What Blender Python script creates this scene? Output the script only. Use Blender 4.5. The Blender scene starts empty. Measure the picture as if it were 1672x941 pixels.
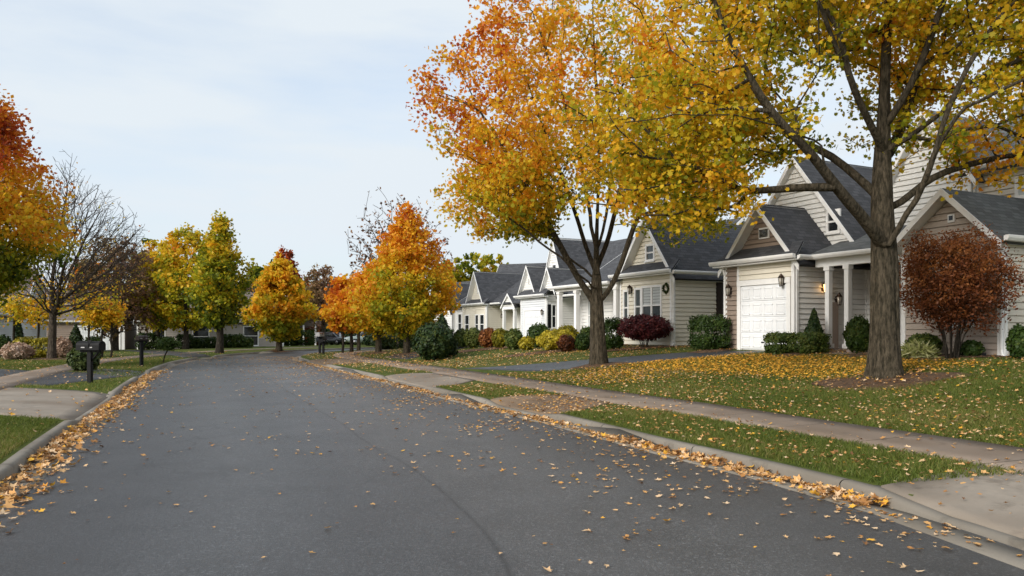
import bpy, math, random
import numpy as np
from mathutils import Vector
R=np.random.default_rng(11); random.seed(5)
S=bpy.context.scene; COL=S.collection
F,CX,HY,CH=1250.,836.,540.,1.6            # photo focal length / principal column / horizon row (px), eye height (m)
def W(px,py,Y): return np.array([(px-CX)/F*Y,Y,CH+(HY-py)/F*Y])
# ------------------------------------------------------------------ helpers
def tag(o,label=None,cat=None,group=None,kind=None):
    if label:o['label']=label
    if cat:o['category']=cat
    if group:o['group']=group
    if kind:o['kind']=kind
    return o
def empty(name,loc,rz=0,label=None,cat=None,group=None):
    o=bpy.data.objects.new(name,None);COL.objects.link(o);o.location=loc;o.rotation_euler=(0,0,rz);o.empty_display_size=.2
    return tag(o,label,cat,group)
def link(name,me,mat,parent=None):
    o=bpy.data.objects.new(name,me);COL.objects.link(o)
    for m in (mat if isinstance(mat,(list,tuple)) else [mat]): me.materials.append(m)
    if parent:o.parent=parent
    return o
class MB:
    def __init__(s): s.v=[];s.f=[];s.uv=[];s.sm=[]
    def face(s,pts,uv=None,sm=False):
        i=len(s.v);s.v+= [tuple(p) for p in pts];s.f.append(tuple(range(i,i+len(pts))));s.uv.append(uv or [(0,0)]*len(pts));s.sm.append(sm)
    def idx(s,vs,fs,sm=True):
        i=len(s.v);s.v+=[tuple(p) for p in vs]
        for f in fs: s.f.append(tuple(i+k for k in f));s.uv.append([(0,0)]*len(f));s.sm.append(sm)
    def box(s,a,b,T=None):
        c=[(x,y,z) for z in (a[2],b[2]) for y in (a[1],b[1]) for x in (a[0],b[0])]
        if T:c=[T(*p) for p in c]
        s.idx(c,[(0,2,3,1),(4,5,7,6),(0,1,5,4),(2,6,7,3),(0,4,6,2),(1,3,7,5)],False)
    def slab(s,q,t=.09):
        q=[Vector(p) for p in q];n=(q[1]-q[0]).cross(q[3]-q[0]).normalized()
        if n.z<0:n=-n
        e=(q[1]-q[0]);eu=e.normalized();L=lambda p:((p-q[0]).dot(eu),((p-q[0])-eu*(p-q[0]).dot(eu)).length)
        s.face(q,[L(p) for p in q]);lo=[p-n*t for p in q];s.face(lo[::-1])
        for i in range(len(q)):
            j=(i+1)%len(q);s.face([q[i],q[j],lo[j],lo[i]])
    def tube(s,pts,rad,n=8,cap=True):
        pts=[Vector(p) for p in pts]
        if not hasattr(rad,'__len__'):rad=[rad]*len(pts)
        vs=[];u=None
        for i,p in enumerate(pts):
            d=(pts[min(i+1,len(pts)-1)]-pts[max(i-1,0)]).normalized()
            if u is None:u=d.orthogonal().normalized()
            u=(u-d*u.dot(d)).normalized();w=d.cross(u)
            vs+=[p+(u*math.cos(2*math.pi*k/n)+w*math.sin(2*math.pi*k/n))*rad[i] for k in range(n)]
        fs=[(i*n+k,i*n+(k+1)%n,(i+1)*n+(k+1)%n,(i+1)*n+k) for i in range(len(pts)-1) for k in range(n)]
        if cap: fs+=[tuple(range(n))[::-1],tuple((len(pts)-1)*n+k for k in range(n))]
        s.idx(vs,fs,n>5)
    def build(s,name,mat,parent=None):
        me=bpy.data.meshes.new(name);me.from_pydata(s.v,[],s.f)
        l=me.uv_layers.new(name='UVMap');l.data.foreach_set('uv',[c for f in s.uv for p in f for c in p])
        me.polygons.foreach_set('use_smooth',s.sm);me.update()
        return link(name,me,mat,parent)
def raw_mesh(name,V,Fc,k,tint=None,smooth=False):
    me=bpy.data.meshes.new(name);V=np.asarray(V,np.float32);Fc=np.asarray(Fc,np.int32).reshape(-1,k)
    me.vertices.add(len(V));me.vertices.foreach_set('co',V.ravel())
    me.loops.add(Fc.size);me.loops.foreach_set('vertex_index',Fc.ravel())
    me.polygons.add(len(Fc));me.polygons.foreach_set('loop_start',np.arange(0,Fc.size,k,dtype=np.int32))
    if smooth: me.polygons.foreach_set('use_smooth',np.ones(len(Fc),bool))
    if tint is not None:
        a=me.attributes.new('tint','FLOAT','POINT');a.data.foreach_set('value',np.asarray(tint,np.float32))
    me.update(calc_edges=True);return me
# ------------------------------------------------------------------ materials
class N:
    def __init__(s,name):
        m=bpy.data.materials.new(name);m.use_nodes=True;s.m=m;s.t=m.node_tree;s.t.nodes.clear()
    def n(s,ty,**kw):
        x=s.t.nodes.new('ShaderNode'+ty)
        for k,v in kw.items():
            if k[0]=='_': setattr(x,k[1:],v)
            else: x.inputs[k.replace('__',' ')].default_value=v
        return x
    def l(s,a,b):s.t.links.new(a,b)
    def ramp(s,fac,stops):
        r=s.n('ValToRGB');e=r.color_ramp.elements
        while len(e)<len(stops):e.new(.5)
        for i,(p,c) in enumerate(stops):e[i].position=p;e[i].color=(*c,1)
        s.l(fac,r.inputs[0]);return r.outputs[0]
    def noise(s,scale,detail=4,vec=None,rough=.6):
        x=s.n('TexNoise',Scale=scale,Detail=detail,Roughness=rough)
        if vec:s.l(vec,x.inputs['Vector'])
        return x.outputs[0]
    def obj(s,sc=(1,1,1),kind='Object'):
        t=s.n('TexCoord');m=s.n('Mapping');m.inputs['Scale'].default_value=sc;s.l(t.outputs[kind],m.inputs[0]);return m.outputs[0]
    def mix(s,f,a,b,mode='MIX'):
        x=s.n('Mix',_data_type='RGBA',_blend_type=mode)
        for v,i in ((f,0),(a,6),(b,7)):
            if hasattr(v,'links'):s.l(v,x.inputs[i])
            else:x.inputs[i].default_value=v if i==0 else (*v,1)
        return x.outputs[2]
    def math(s,op,a,b=0,c=None):
        x=s.n('Math',_operation=op)
        for i,v in enumerate((a,b) if c is None else (a,b,c)):
            if hasattr(v,'links'):s.l(v,x.inputs[i])
            else:x.inputs[i].default_value=v
        return x.outputs[0]
    def out(s,col,rough=.7,bump=None,bs=.3,bd=.02,spec=.4,metal=0):
        p=s.n('BsdfPrincipled',Metallic=metal);p.inputs['Specular IOR Level'].default_value=spec
        if hasattr(col,'links'):s.l(col,p.inputs[0])
        else:p.inputs[0].default_value=(*col,1)
        if hasattr(rough,'links'):s.l(rough,p.inputs['Roughness'])
        else:p.inputs['Roughness'].default_value=rough
        if bump is not None:
            b=s.n('Bump',Strength=bs,Distance=bd);s.l(bump,b.inputs['Height']);s.l(b.outputs[0],p.inputs['Normal'])
        o=s.n('OutputMaterial');s.l(p.outputs[0],o.inputs[0]);return s.m
def plain(name,c,rough=.6,var=.25,scale=3,bump=.15,metal=0,bd=.01,spec=.4):
    k=N(name);v=k.obj();f=k.noise(scale,5,v)
    col=k.ramp(f,[(.3,tuple(x*(1-var) for x in c)),(.7,tuple(min(1,x*(1+var)) for x in c))])
    return k.out(col,rough,k.noise(scale*14,3,v) if bump else None,bump,bd,spec,metal)
def siding(name,c):
    k=N(name);v=k.obj((1,1,1));a=k.noise(.7,4,v);b=k.noise(3,4,k.obj((2.2,2.2,.3)))
    col=k.mix(k.math('MULTIPLY',a,.5),c,tuple(x*.78 for x in c));col=k.mix(k.math('MULTIPLY',b,.22),col,(c[0]*.6,c[1]*.58,c[2]*.52))
    return k.out(col,.55,k.noise(60,3,k.obj((.1,.1,2))),.12,.004,.3)
def leafmat(name,stops,transl=.4,rough=.5):
    k=N(name);a=k.n('Attribute',_attribute_name='tint');c=k.ramp(a.outputs['Fac'],stops)
    d=k.n('BsdfPrincipled',Roughness=rough);d.inputs['Specular IOR Level'].default_value=.25;k.l(c,d.inputs[0])
    t=k.n('BsdfTranslucent');k.l(c,t.inputs[0]);m=k.n('MixShader');m.inputs[0].default_value=transl
    k.l(d.outputs[0],m.inputs[1]);k.l(t.outputs[0],m.inputs[2]);o=k.n('OutputMaterial');k.l(m.outputs[0],o.inputs[0]);return k.m
AUT=[(0,(.035,.062,.010)),(.16,(.12,.16,.014)),(.28,(.31,.32,.018)),(.38,(.54,.43,.02)),(.46,(.76,.50,.028)),(.57,(.80,.41,.022)),(.72,(.70,.24,.018)),(.86,(.52,.09,.02)),(1,(.17,.042,.022))]
LEAF=leafmat('autumn_leaf',AUT,.52)
EVER=leafmat('evergreen_leaf',[(0,(.008,.02,.007)),(.5,(.022,.045,.013)),(1,(.07,.09,.02))],.15)
BUSH=leafmat('bush_leaf',[(0,(.02,.045,.008)),(.5,(.05,.085,.014)),(1,(.13,.15,.03))],.25)
BURG=leafmat('burgundy_leaf',[(0,(.028,.006,.008)),(.5,(.085,.014,.018)),(1,(.2,.05,.045))],.3)
JAPM=leafmat('rust_maple_leaf',[(0,(.045,.018,.009)),(.5,(.16,.048,.016)),(1,(.38,.15,.04))],.35)
GOLD=leafmat('golden_bush_leaf',[(0,(.16,.15,.015)),(.5,(.42,.33,.02)),(1,(.62,.5,.05))],.35)
PINK=leafmat('dried_flower_head',[(0,(.25,.15,.09)),(.5,(.48,.33,.24)),(1,(.6,.48,.4))],.25)
STRIP=leafmat('variegated_blade',[(0,(.1,.13,.03)),(.5,(.35,.36,.12)),(1,(.62,.6,.34))],.3)
WOODS=leafmat('distant_leaf',[(0,(.05,.055,.03)),(.3,(.12,.115,.045)),(.55,(.22,.15,.05)),(.8,(.21,.105,.06)),(1,(.15,.11,.10))],.3)
FALL=leafmat('fallen_leaf',[(0,(.15,.07,.03)),(.25,(.40,.19,.06)),(.5,(.62,.36,.14)),(.7,(.70,.52,.34)),(.85,(.62,.28,.04)),(1,(.76,.42,.05))],.15,.6)
GRASS=leafmat('grass_blade',[(0,(.055,.078,.013)),(.5,(.135,.18,.03)),(.8,(.2,.19,.045)),(1,(.34,.26,.11))],.35)
def bark(name,c,sc=1):
    k=N(name);v=k.obj((7*sc,7*sc,1.9*sc));a=k.noise(2.6,6,v,.7);b=k.noise(.9,3)
    col=k.ramp(a,[(.36,tuple(x*.25 for x in c)),(.5,c),(.66,tuple(x*2.1 for x in c))]);col=k.mix(k.math('MULTIPLY',b,.35),col,(c[0]*.75,c[1]*.95,c[2]*.6))
    return k.out(col,.9,a,1,.09,.15)
BARK=bark('maple_bark',(.066,.052,.037));BARKG=bark('grey_bark',(.07,.054,.044));BARKD=bark('dark_bark',(.04,.032,.026))
CREAM=siding('cream_siding',(.80,.755,.645));WHITES=siding('white_siding',(.82,.82,.80));TAUPE=siding('taupe_siding',(.30,.235,.19));BEIGE=siding('beige_siding',(.70,.655,.58));PALE=siding('pale_greige_siding',(.46,.42,.385));TAUPEL=siding('light_taupe_siding',(.47,.40,.345));GREYS=siding('grey_white_siding',(.76,.79,.82))
TRIM=plain('white_trim',(.82,.82,.81),.45,.06,2,.05)
DOORW=plain('garage_door_paint',(.80,.82,.84),.4,.05,2,.03)
BLACK=plain('black_paint',(.006,.006,.007),.6,.3,6,.08,spec=.2)
DARKW=plain('dark_brown_wood',(.035,.022,.017),.6,.3,6,.2)
BRONZE=plain('bronze_metal',(.06,.04,.03),.4,.3,8,.1,.6)
STEEL=plain('hinge_metal',(.35,.35,.36),.4,.1,8,.05,.9)
REDP=plain('red_paint',(.45,.03,.02),.5,.1)
STONE=plain('stone_edging',(.42,.33,.28),.85,.4,5,.4)
BRICK=plain('brick_step',(.26,.16,.12),.85,.3,8,.4)
def glass(name,c):
    k=N(name);v=k.obj();f=k.noise(1.3,3,v);return k.out(k.ramp(f,[(.35,c),(.65,tuple(x*2.2+.01 for x in c))]),.06,None,0,0,.6)
PANE=glass('window_glass',(.035,.045,.05));PANED=glass('dark_window_glass',(.012,.014,.016))
BLIND=plain('window_blind',(.5,.53,.53),.7,.08,2,.1)
def shingle(name,c):
    k=N(name);v=k.n('UVMap').outputs[0];b=k.n('TexBrick',Scale=1.,Bias=0.);b.inputs['Brick Width'].default_value=.3;b.inputs['Row Height'].default_value=.145;b.inputs['Mortar Size'].default_value=.008
    b.inputs['Color1'].default_value=(*[x*.62 for x in c],1);b.inputs['Color2'].default_value=(*[x*1.5 for x in c],1);b.inputs['Mortar'].default_value=(*[x*.4 for x in c],1);k.l(v,b.inputs['Vector'])
    n=k.noise(1.2,4,v);col=k.mix(k.math('MULTIPLY',n,.6),b.outputs[0],tuple(x*.8 for x in c))
    g=k.noise(40,3,v);col=k.mix(k.math('MULTIPLY',g,.3),col,tuple(x*1.7 for x in c))
    w=k.n('SeparateXYZ');k.l(v,w.inputs[0]);st=k.math('SUBTRACT',1,k.math('FRACT',k.math('DIVIDE',w.outputs[1],.145)))
    return k.out(col,.9,k.math('ADD',k.math('MULTIPLY',st,.6),b.outputs[1]),.7,.012,.2)
ROOF=shingle('charcoal_shingle',(.062,.064,.070));ROOFG=shingle('grey_shingle',(.11,.115,.115));ROOFB=shingle('brown_grey_shingle',(.15,.125,.115))
def concrete(name,c,dirt=(.20,.15,.10)):
    k=N(name);v=k.obj(kind='Object');a=k.noise(.5,5,v);b=k.noise(4,5,v);g=k.noise(90,2,v)
    col=k.ramp(b,[(.3,tuple(x*.82 for x in c)),(.7,tuple(x*1.15 for x in c))]);col=k.mix(k.math('MULTIPLY',k.ramp(a,[(.38,(0,0,0)),(.62,(1,1,1))]),.75),col,dirt);e=k.noise(1.7,6,v,.75);col=k.mix(k.ramp(e,[(.56,(0,)*3),(.68,(.55,)*3)]),col,tuple(x*.5 for x in dirt))
    col=k.mix(k.math('MULTIPLY',g,.35),col,tuple(x*.6 for x in c));return k.out(col,.85,b,.25,.02,.3)
CONC=concrete('sidewalk_concrete',(.25,.20,.16),(.14,.095,.06));KERBM=concrete('kerb_concrete',(.25,.225,.19),(.12,.10,.075));APRON=concrete('apron_concrete',(.29,.25,.205),(.16,.12,.085));BAREM=concrete('leaf_stained_concrete',(.24,.17,.11),(.12,.08,.05))
def asphalt(name,c,seam=False):
    k=N(name);uv=k.n('UVMap').outputs[0];ob=k.obj()
    a=k.noise(.35,5,ob);g=k.noise(120,2,ob,.8);g2=k.noise(38,3,ob,.7)
    col=k.ramp(a,[(.3,tuple(x*.8 for x in c)),(.7,tuple(x*1.2 for x in c))])
    b2=k.noise(1.1,6,ob,.7);col=k.mix(k.ramp(b2,[(.38,(.45,)*3),(.5,(0,)*3)]),col,tuple(x*.6 for x in c));col=k.mix(k.ramp(b2,[(.55,(0,)*3),(.7,(.4,)*3)]),col,tuple(x*1.5 for x in c))
    col=k.mix(k.ramp(g2,[(.52,(0,0,0)),(.70,(.9,.9,.9))]),col,tuple(x*2.4 for x in c))
    col=k.mix(k.ramp(g,[(.38,(.85,.85,.85)),(.55,(0,0,0))]),col,tuple(x*.35 for x in c))
    rough=k.ramp(a,[(.3,(.40,)*3),(.7,(.58,)*3)])
    if seam:
        w=k.n('SeparateXYZ');k.l(uv,w.inputs[0]);u=w.outputs[0]
        wob=k.math('MULTIPLY',k.math('SUBTRACT',k.noise(.25,3,ob),.5),.03);d=k.math('ABSOLUTE',k.math('SUBTRACT',k.math('ADD',u,wob),.53))
        line=k.ramp(k.math('DIVIDE',d,.011),[(0,(.8,)*3),(.18,(.4,)*3),(.45,(0,)*3)])
        col=k.mix(line,col,tuple(x*.38 for x in c))
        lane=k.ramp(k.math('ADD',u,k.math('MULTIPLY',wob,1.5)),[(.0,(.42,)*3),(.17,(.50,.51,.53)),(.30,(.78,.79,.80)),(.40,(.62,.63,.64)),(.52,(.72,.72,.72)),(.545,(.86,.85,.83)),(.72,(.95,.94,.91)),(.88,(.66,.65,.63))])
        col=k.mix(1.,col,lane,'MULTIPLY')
        cr=k.n('TexVoronoi',_feature='DISTANCE_TO_EDGE',Scale=.16);dv=k.n('TexNoise',Scale=1.5,Detail=5.);vm=k.n('VectorMath',_operation='ADD');k.l(ob,dv.inputs['Vector']);k.l(ob,vm.inputs[0]);k.l(dv.outputs[1],vm.inputs[1]);k.l(vm.outputs[0],cr.inputs['Vector'])
        crk=k.math('MULTIPLY',k.ramp(cr.outputs[0],[(0,(.8,)*3),(.0035,(.0,)*3)]),k.ramp(k.noise(.3,2,ob),[(.5,(0,)*3),(.56,(.7,)*3)]));col=k.mix(crk,col,tuple(x*.22 for x in c))
        st=k.n('TexVoronoi',Scale=.55);k.l(vm.outputs[0],st.inputs['Vector']);col=k.mix(k.ramp(st.outputs[0],[(.05,(.45,)*3),(.22,(0,)*3)]),col,tuple(x*.4 for x in c))
    return k.out(col,rough,k.math('ADD',g,g2),.55,.012,.5)
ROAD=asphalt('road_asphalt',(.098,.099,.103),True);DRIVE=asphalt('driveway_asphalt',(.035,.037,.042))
def lawnm(name):
    k=N(name);v=k.obj();a=k.noise(.22,5,v);b=k.noise(2.2,5,v);g=k.noise(26,3,v,.8)
    col=k.ramp(b,[(.3,(.06,.08,.016)),(.55,(.105,.137,.025)),(.75,(.18,.165,.045))]);col=k.mix(k.math('MULTIPLY',k.ramp(a,[(.45,(0,0,0)),(.7,(1,1,1))]),.5),col,(.17,.145,.05))
    col=k.mix(k.math('MULTIPLY',g,.55),col,(.02,.034,.008));return k.out(col,.95,g,.8,.05,.1)
LAWN=lawnm('lawn_turf')
MULCH=plain('brown_mulch',(.115,.064,.032),.95,.5,9,.9,bd=.04)
GROUNDM=plain('field_ground',(.09,.09,.035),.95,.4,.1,.3)
HILLM=plain('hill_forest',(.10,.10,.11),.95,.3,.05,.4)
# ------------------------------------------------------------------ street geometry
RK=[(4.0,-14),(4.0,0),(3.9,3),(3.74,5.6),(3.5,6.6),(3.3,7.3),(3.0,8.1),(2.55,9.17),(2.08,10.15),(1.53,11.6),(.86,13.25),(-.9,17),(-2.4,20.6),(-4.8,26.1),(-7.6,32.3),(-10.6,39),(-12.1,43),(-13.0,48),(-13.0,54),(-11.6,60),(-8.5,67),(-3,74),(4,81),(14,90),(30,104),(90,156)]
LK=[(-2.9,-14),(-3.3,0),(-4.1,4.5),(-5.18,7.75),(-5.77,9.1),(-6.35,10.5),(-7.45,13.2),(-9.0,17.2),(-11.2,22.5),(-14.4,31.0),(-16.6,38),(-17.6,44),(-17.8,50),(-17.2,56),(-15.6,62),(-12.5,68.5),(-8,75.5),(-1,83),(6,90),(16,99),(32,113),(80,156)]
def dense(P,step=.4):
    P=np.array(P,float)
    for _ in range(3):
        Q=np.empty((2*len(P)-2,2));Q[0::2]=.75*P[:-1]+.25*P[1:];Q[1::2]=.25*P[:-1]+.75*P[1:];P=np.vstack([P[:1],Q,P[-1:]])
    s=np.r_[0,np.cumsum(np.hypot(*np.diff(P,axis=0).T))];t=np.arange(0,s[-1],step)
    return np.c_[np.interp(t,s,P[:,0]),np.interp(t,s,P[:,1])]
RD,LD=dense(RK),dense(LK)
def offs(P,d):
    t=np.gradient(P,axis=0);t/=np.linalg.norm(t,axis=1)[:,None];return P+np.c_[t[:,1],-t[:,0]]*d
def dist(P,x,y):
    out=np.full(x.shape,1e9)
    Q=P[::3]
    for a,b in zip(Q[:-1],Q[1:]):
        ab=b-a;t=np.clip(((x-a[0])*ab[0]+(y-a[1])*ab[1])/(ab@ab),0,1);out=np.minimum(out,np.hypot(x-a[0]-t*ab[0],y-a[1]-t*ab[1]))
    return out
def ss(a,b,x): t=np.clip((x-a)/(b-a),0,1);return t*t*(3-2*t)
RDROP=[(-20,7.1),(13.5,16.5),(19.9,25),(33.4,38.5)];LDROP=[(12.7,18.4),(24.6,28.6),(42,46)]
def hk(dr,y):
    h=np.ones_like(y)
    for a,b in dr: h=np.minimum(h,1-ss(a-.1,a+.7,y)*(1-ss(b-.7,b+.1,y)))
    return h
PADS=[]
def Z(x,y):
    x=np.atleast_1d(np.asarray(x,float));y=np.atleast_1d(np.asarray(y,float));x,y=np.broadcast_arrays(x,y)
    xr=np.interp(y,RD[:,1],RD[:,0]);xl=np.interp(y,LD[:,1],LD[:,0])
    u=(x-xl)/np.maximum(xr-xl,.1);z=.045*(1-(2*u-1)**2)
    dr=dist(RD,x,y);dl=dist(LD,x,y)
    kr=.03+.1*hk(RDROP,y);kl=.03+.1*hk(LDROP,y)
    zr=kr+(.155-kr)*np.clip((dr-.15)/1.75,0,1)+.02*ss(1.9,3.3,dr)+.80*ss(2.6,12.5,dr)*.72+.80*.28*np.clip((dr-3.3)/8,0,1)
    zl=kl+(.15-kl)*np.clip((dl-.15)/1.75,0,1)-.35*ss(5,28,dl)
    for (cx,cy,r0,r1,h) in PADS: zr=zr+(h-zr)*(1-ss(r0,r1,np.hypot(x-cx,y-cy)))
    return np.where(x>xr,zr,np.where(x<xl,zl,z))
def z1(x,y): return float(Z(x,y)[0])
for c in ((-2.2,66),(-5.5,72),(1.5,69),(2.3,52),(.5,58)): PADS.append((*c,3.5,8,.97))
def gp(px,py,y0=6,y1=120):      # where the sight line of a photo pixel meets the terrain
    y=np.arange(y0,y1,.05);x=(px-CX)/F*y;d=CH+(HY-py)/F*y-Z(x,y);i=np.where(d<=0)[0];i=i[0] if len(i) else len(y)-1
    return float(x[i]),float(y[i]),z1(x[i],y[i])
def grid(name,X,Y,Zz,mat,uv=None,kind='structure',parent=None,smooth=True):
    n,m=X.shape;V=np.c_[X.ravel(),Y.ravel(),Zz.ravel()];i=np.arange(n*m).reshape(n,m)
    Fc=np.stack([i[:-1,:-1],i[:-1,1:],i[1:,1:],i[1:,:-1]],-1).reshape(-1,4)
    me=raw_mesh(name,V,Fc,4,smooth=smooth)
    if uv is not None:
        l=me.uv_layers.new(name='UVMap');l.data.foreach_set('uv',np.stack([uv[0].ravel()[Fc],uv[1].ravel()[Fc]],-1).ravel().astype(np.float32))
    o=link(name,me,mat,parent)
    if kind:o['kind']=kind
    return o
# ground sheet to the horizon
g=np.r_[-1500,-600,-250,250,600,1500.];X,Yg=np.meshgrid(g,g);grid('ground',X,Yg,np.full_like(X,-.9),GROUNDM)
# road
ys=np.r_[np.arange(-13,60,.35),np.arange(60,150,1.)];u=np.linspace(0,1,13)
xl=np.interp(ys,LD[:,1],LD[:,0]);xr=np.interp(ys,RD[:,1],RD[:,0])
X=xl[:,None]-.03+(xr-xl+.06)[:,None]*u;Y2=np.repeat(ys[:,None],13,1)
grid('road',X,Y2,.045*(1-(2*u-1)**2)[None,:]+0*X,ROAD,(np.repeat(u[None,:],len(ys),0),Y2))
# lawns, one sheet on each side
def lawn(side):
    P=offs(RD if side>0 else LD,.14*side);xs=np.interp(ys,P[:,1],P[:,0])
    d=np.r_[np.arange(0,15,.3),15,17,20,24,30,40,60,90,140]
    X=xs[:,None]+side*d[None,:];Yy=np.repeat(ys[:,None],len(d),1);Zl=Z(X,Yy);n=np.sin(X*1.7+Yy*.9)*np.sin(Yy*1.3-X*.6);Zl=Zl+.012*n*ss(3.4,5,d)[None,:]
    return grid('lawn_by_the_houses' if side>0 else 'lawn_across_the_street',X,Yy,Zl,LAWN)
lawn(1);lawn(-1)
def sheet(name,A,B,mat,off=.02,n=14,m=10,parent=None,kind='structure'):
    def rs(P,k):
        P=np.array(P,float);s=np.r_[0,np.cumsum(np.hypot(*np.diff(P,axis=0).T))];t=np.linspace(0,s[-1],k);return np.c_[np.interp(t,s,P[:,0]),np.interp(t,s,P[:,1])]
    A,B=rs(A,n),rs(B,n);t=np.linspace(0,1,m)[None,:,None];G=A[:,None]*(1-t)+B[:,None]*t
    G=np.pad(G,((1,1),(1,1),(0,0)),mode='edge');Zz=Z(G[...,0],G[...,1])+off;Zz[[0,-1],:]-=.07;Zz[:,[0,-1]]-=.07
    return grid(name,G[...,0],G[...,1],Zz,mat,kind=kind,parent=parent,smooth=False)
def along(D,d,a,b):
    Q=D[(D[:,1]>=a)&(D[:,1]<=b)];O=offs(D,d);return O[(D[:,1]>=a)&(D[:,1]<=b)]
# kerbs
def kerb(name,D,side,drop):
    V=[];Fc=[];s=0
    H=.044+.086*hk(drop,D[:,1]);prof=[(0,-.06),(.012,None,-.03),(.035,None,-.008),(.06,None,0),(.175,None,0),(.18,-.06)]
    prev=None;run=0
    for i in range(0,len(D)-1):
        for e in (0,1):
            P=D[i+e];t=D[min(i+e+1,len(D)-1)]-D[max(i+e-1,0)];t=t/np.linalg.norm(t);n=np.array([t[1],-t[0]])*side
            sh=.007*t if (i%6==0 and e==0) else (-.007*t if (i%6==5 and e==1) else 0*t)
            for q in prof:
                z=q[1] if q[1] is not None else max(H[i+e]+q[2],.012)
                p=P+n*q[0]+sh;V.append((p[0],p[1],z))
        b=len(V)-12
        for k in range(5): Fc.append((b+k,b+k+1,b+7+k,b+6+k))
    me=raw_mesh(name,V,Fc,4);o=link(name,me,KERBM);o['kind']='structure'
kerb('kerb_by_the_houses',RD[:330],1,RDROP);kerb('kerb_across_the_street',LD[:330],-1,LDROP)
def gutter_pan(name,D,side,a,b,w=.34):
    sheet(name,along(D,-.0*side,a,b),along(D,-w*side,a,b),KERBM,.006,40,3)
gutter_pan('gutter',RD,1,-4,60);gutter_pan('gutter',LD,-1,0,60)
# sidewalks in panels with open joints
def walk(name,D,side,d0,d1,a,b,mat):
    A=along(D,d0*side,a,b);B=along(D,d1*side,a,b);V=[];Fc=[]
    for i in range(len(A)-1):
        g=.02 if i%4==0 else 0;ts=(0,0,.33,.67,1,1)
        q=[]
        for e,sh in ((0,g),(1,0)):
            for ti,t in enumerate(ts):
                p=A[i+e]*(1-t)+B[i+e]*t
                if e==0 and g:p=p+(A[i+1]-A[i])*(.03)
                q.append((p[0],p[1],z1(p[0],p[1])+(.022 if 0<ti<5 else -.06)))
        k=len(V);V+=q
        for j in range(5):Fc.append((k+j,k+j+1,k+7+j,k+6+j))
    o=link(name,raw_mesh(name,V,Fc,4),mat);o['kind']='structure';return o
walk('sidewalk_by_the_houses',RD,1,1.9,3.25,-10,58,CONC)
walk('sidewalk_across_the_street',LD,-1,2.6,3.9,18.6,66,CONC)
# driveway aprons and driveways
sheet('concrete_apron',along(RD,.13,-8,7.15),along(RD,1.88,-8,7.55),APRON,.016,30)
sheet('leaf_covered_apron',along(RD,.13,13.6,16.4),along(RD,1.88,14.2,17.2),BAREM,.016,16)
sheet('concrete_apron',along(RD,.13,20,24.9),along(RD,1.88,21.2,26),APRON,.016,20)
sheet('leaf_covered_apron',along(RD,.13,33.5,38.4),along(RD,1.88,34,39),BAREM,.016,20)
DV=[[(1.35,24.3),(4.6,23.75),(8.3,23.6)],[(-1.75,28.0),(2.6,27.2),(6.9,25.95)]]
sheet('asphalt_driveway',DV[0],DV[1],DRIVE,.024,26,18)
sheet('asphalt_driveway',[(-5.0,36.5),(-1.,44.8),(2.0,51.4)],[(-6.6,39.5),(-3.,47.5),(.3,55)],DRIVE,.024,26,10)
_a=along(LD,-.13,12.75,18.3);sheet('concrete_apron',_a,_a+np.array([-7.,2.75]),APRON,.018,24,16)
sheet('asphalt_driveway',[(-12.2,20.0),(-14.2,21.2),(-19,23.6),(-26,26.5)],[(-12.4,24.6),(-14.8,26.),(-18.4,28.2),(-25,31.5)],DRIVE,.014,24,12)
_a=along(LD,-.13,24.8,28.5);sheet('asphalt_driveway',_a,_a+np.array([-3.2,1.0]),DRIVE,.018,14,10)
sheet('asphalt_driveway',[(-17.9,42.3),(-24,50),(-33.5,64.5)],[(-17.95,45.6),(-25,55),(-36,65.5)],DRIVE,.024,24,8)
sheet('concrete_path',[(8.95,22.95),(9.6,22.3),(10.2,22.5)],[(8.6,22.1),(9.7,21.2),(10.9,21.5)],CONC,.03,14,6)
def mulch(x,y,r,h=.07,ry=None):
    a=np.linspace(0,2*np.pi,33);t=np.linspace(0,1,9)[:,None];wob=1+.14*np.sin(3*a+x)+.1*np.sin(5*a+y)
    X=x+np.cos(a)*t*r*wob;Yy=y+np.sin(a)*t*(ry or r)*wob;n=.012*R.standard_normal(X.shape)
    grid('mulch_bed',X,Yy,Z(X,Yy)+.016+h*(1-t**2)+n*(1-t),MULCH)
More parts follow.
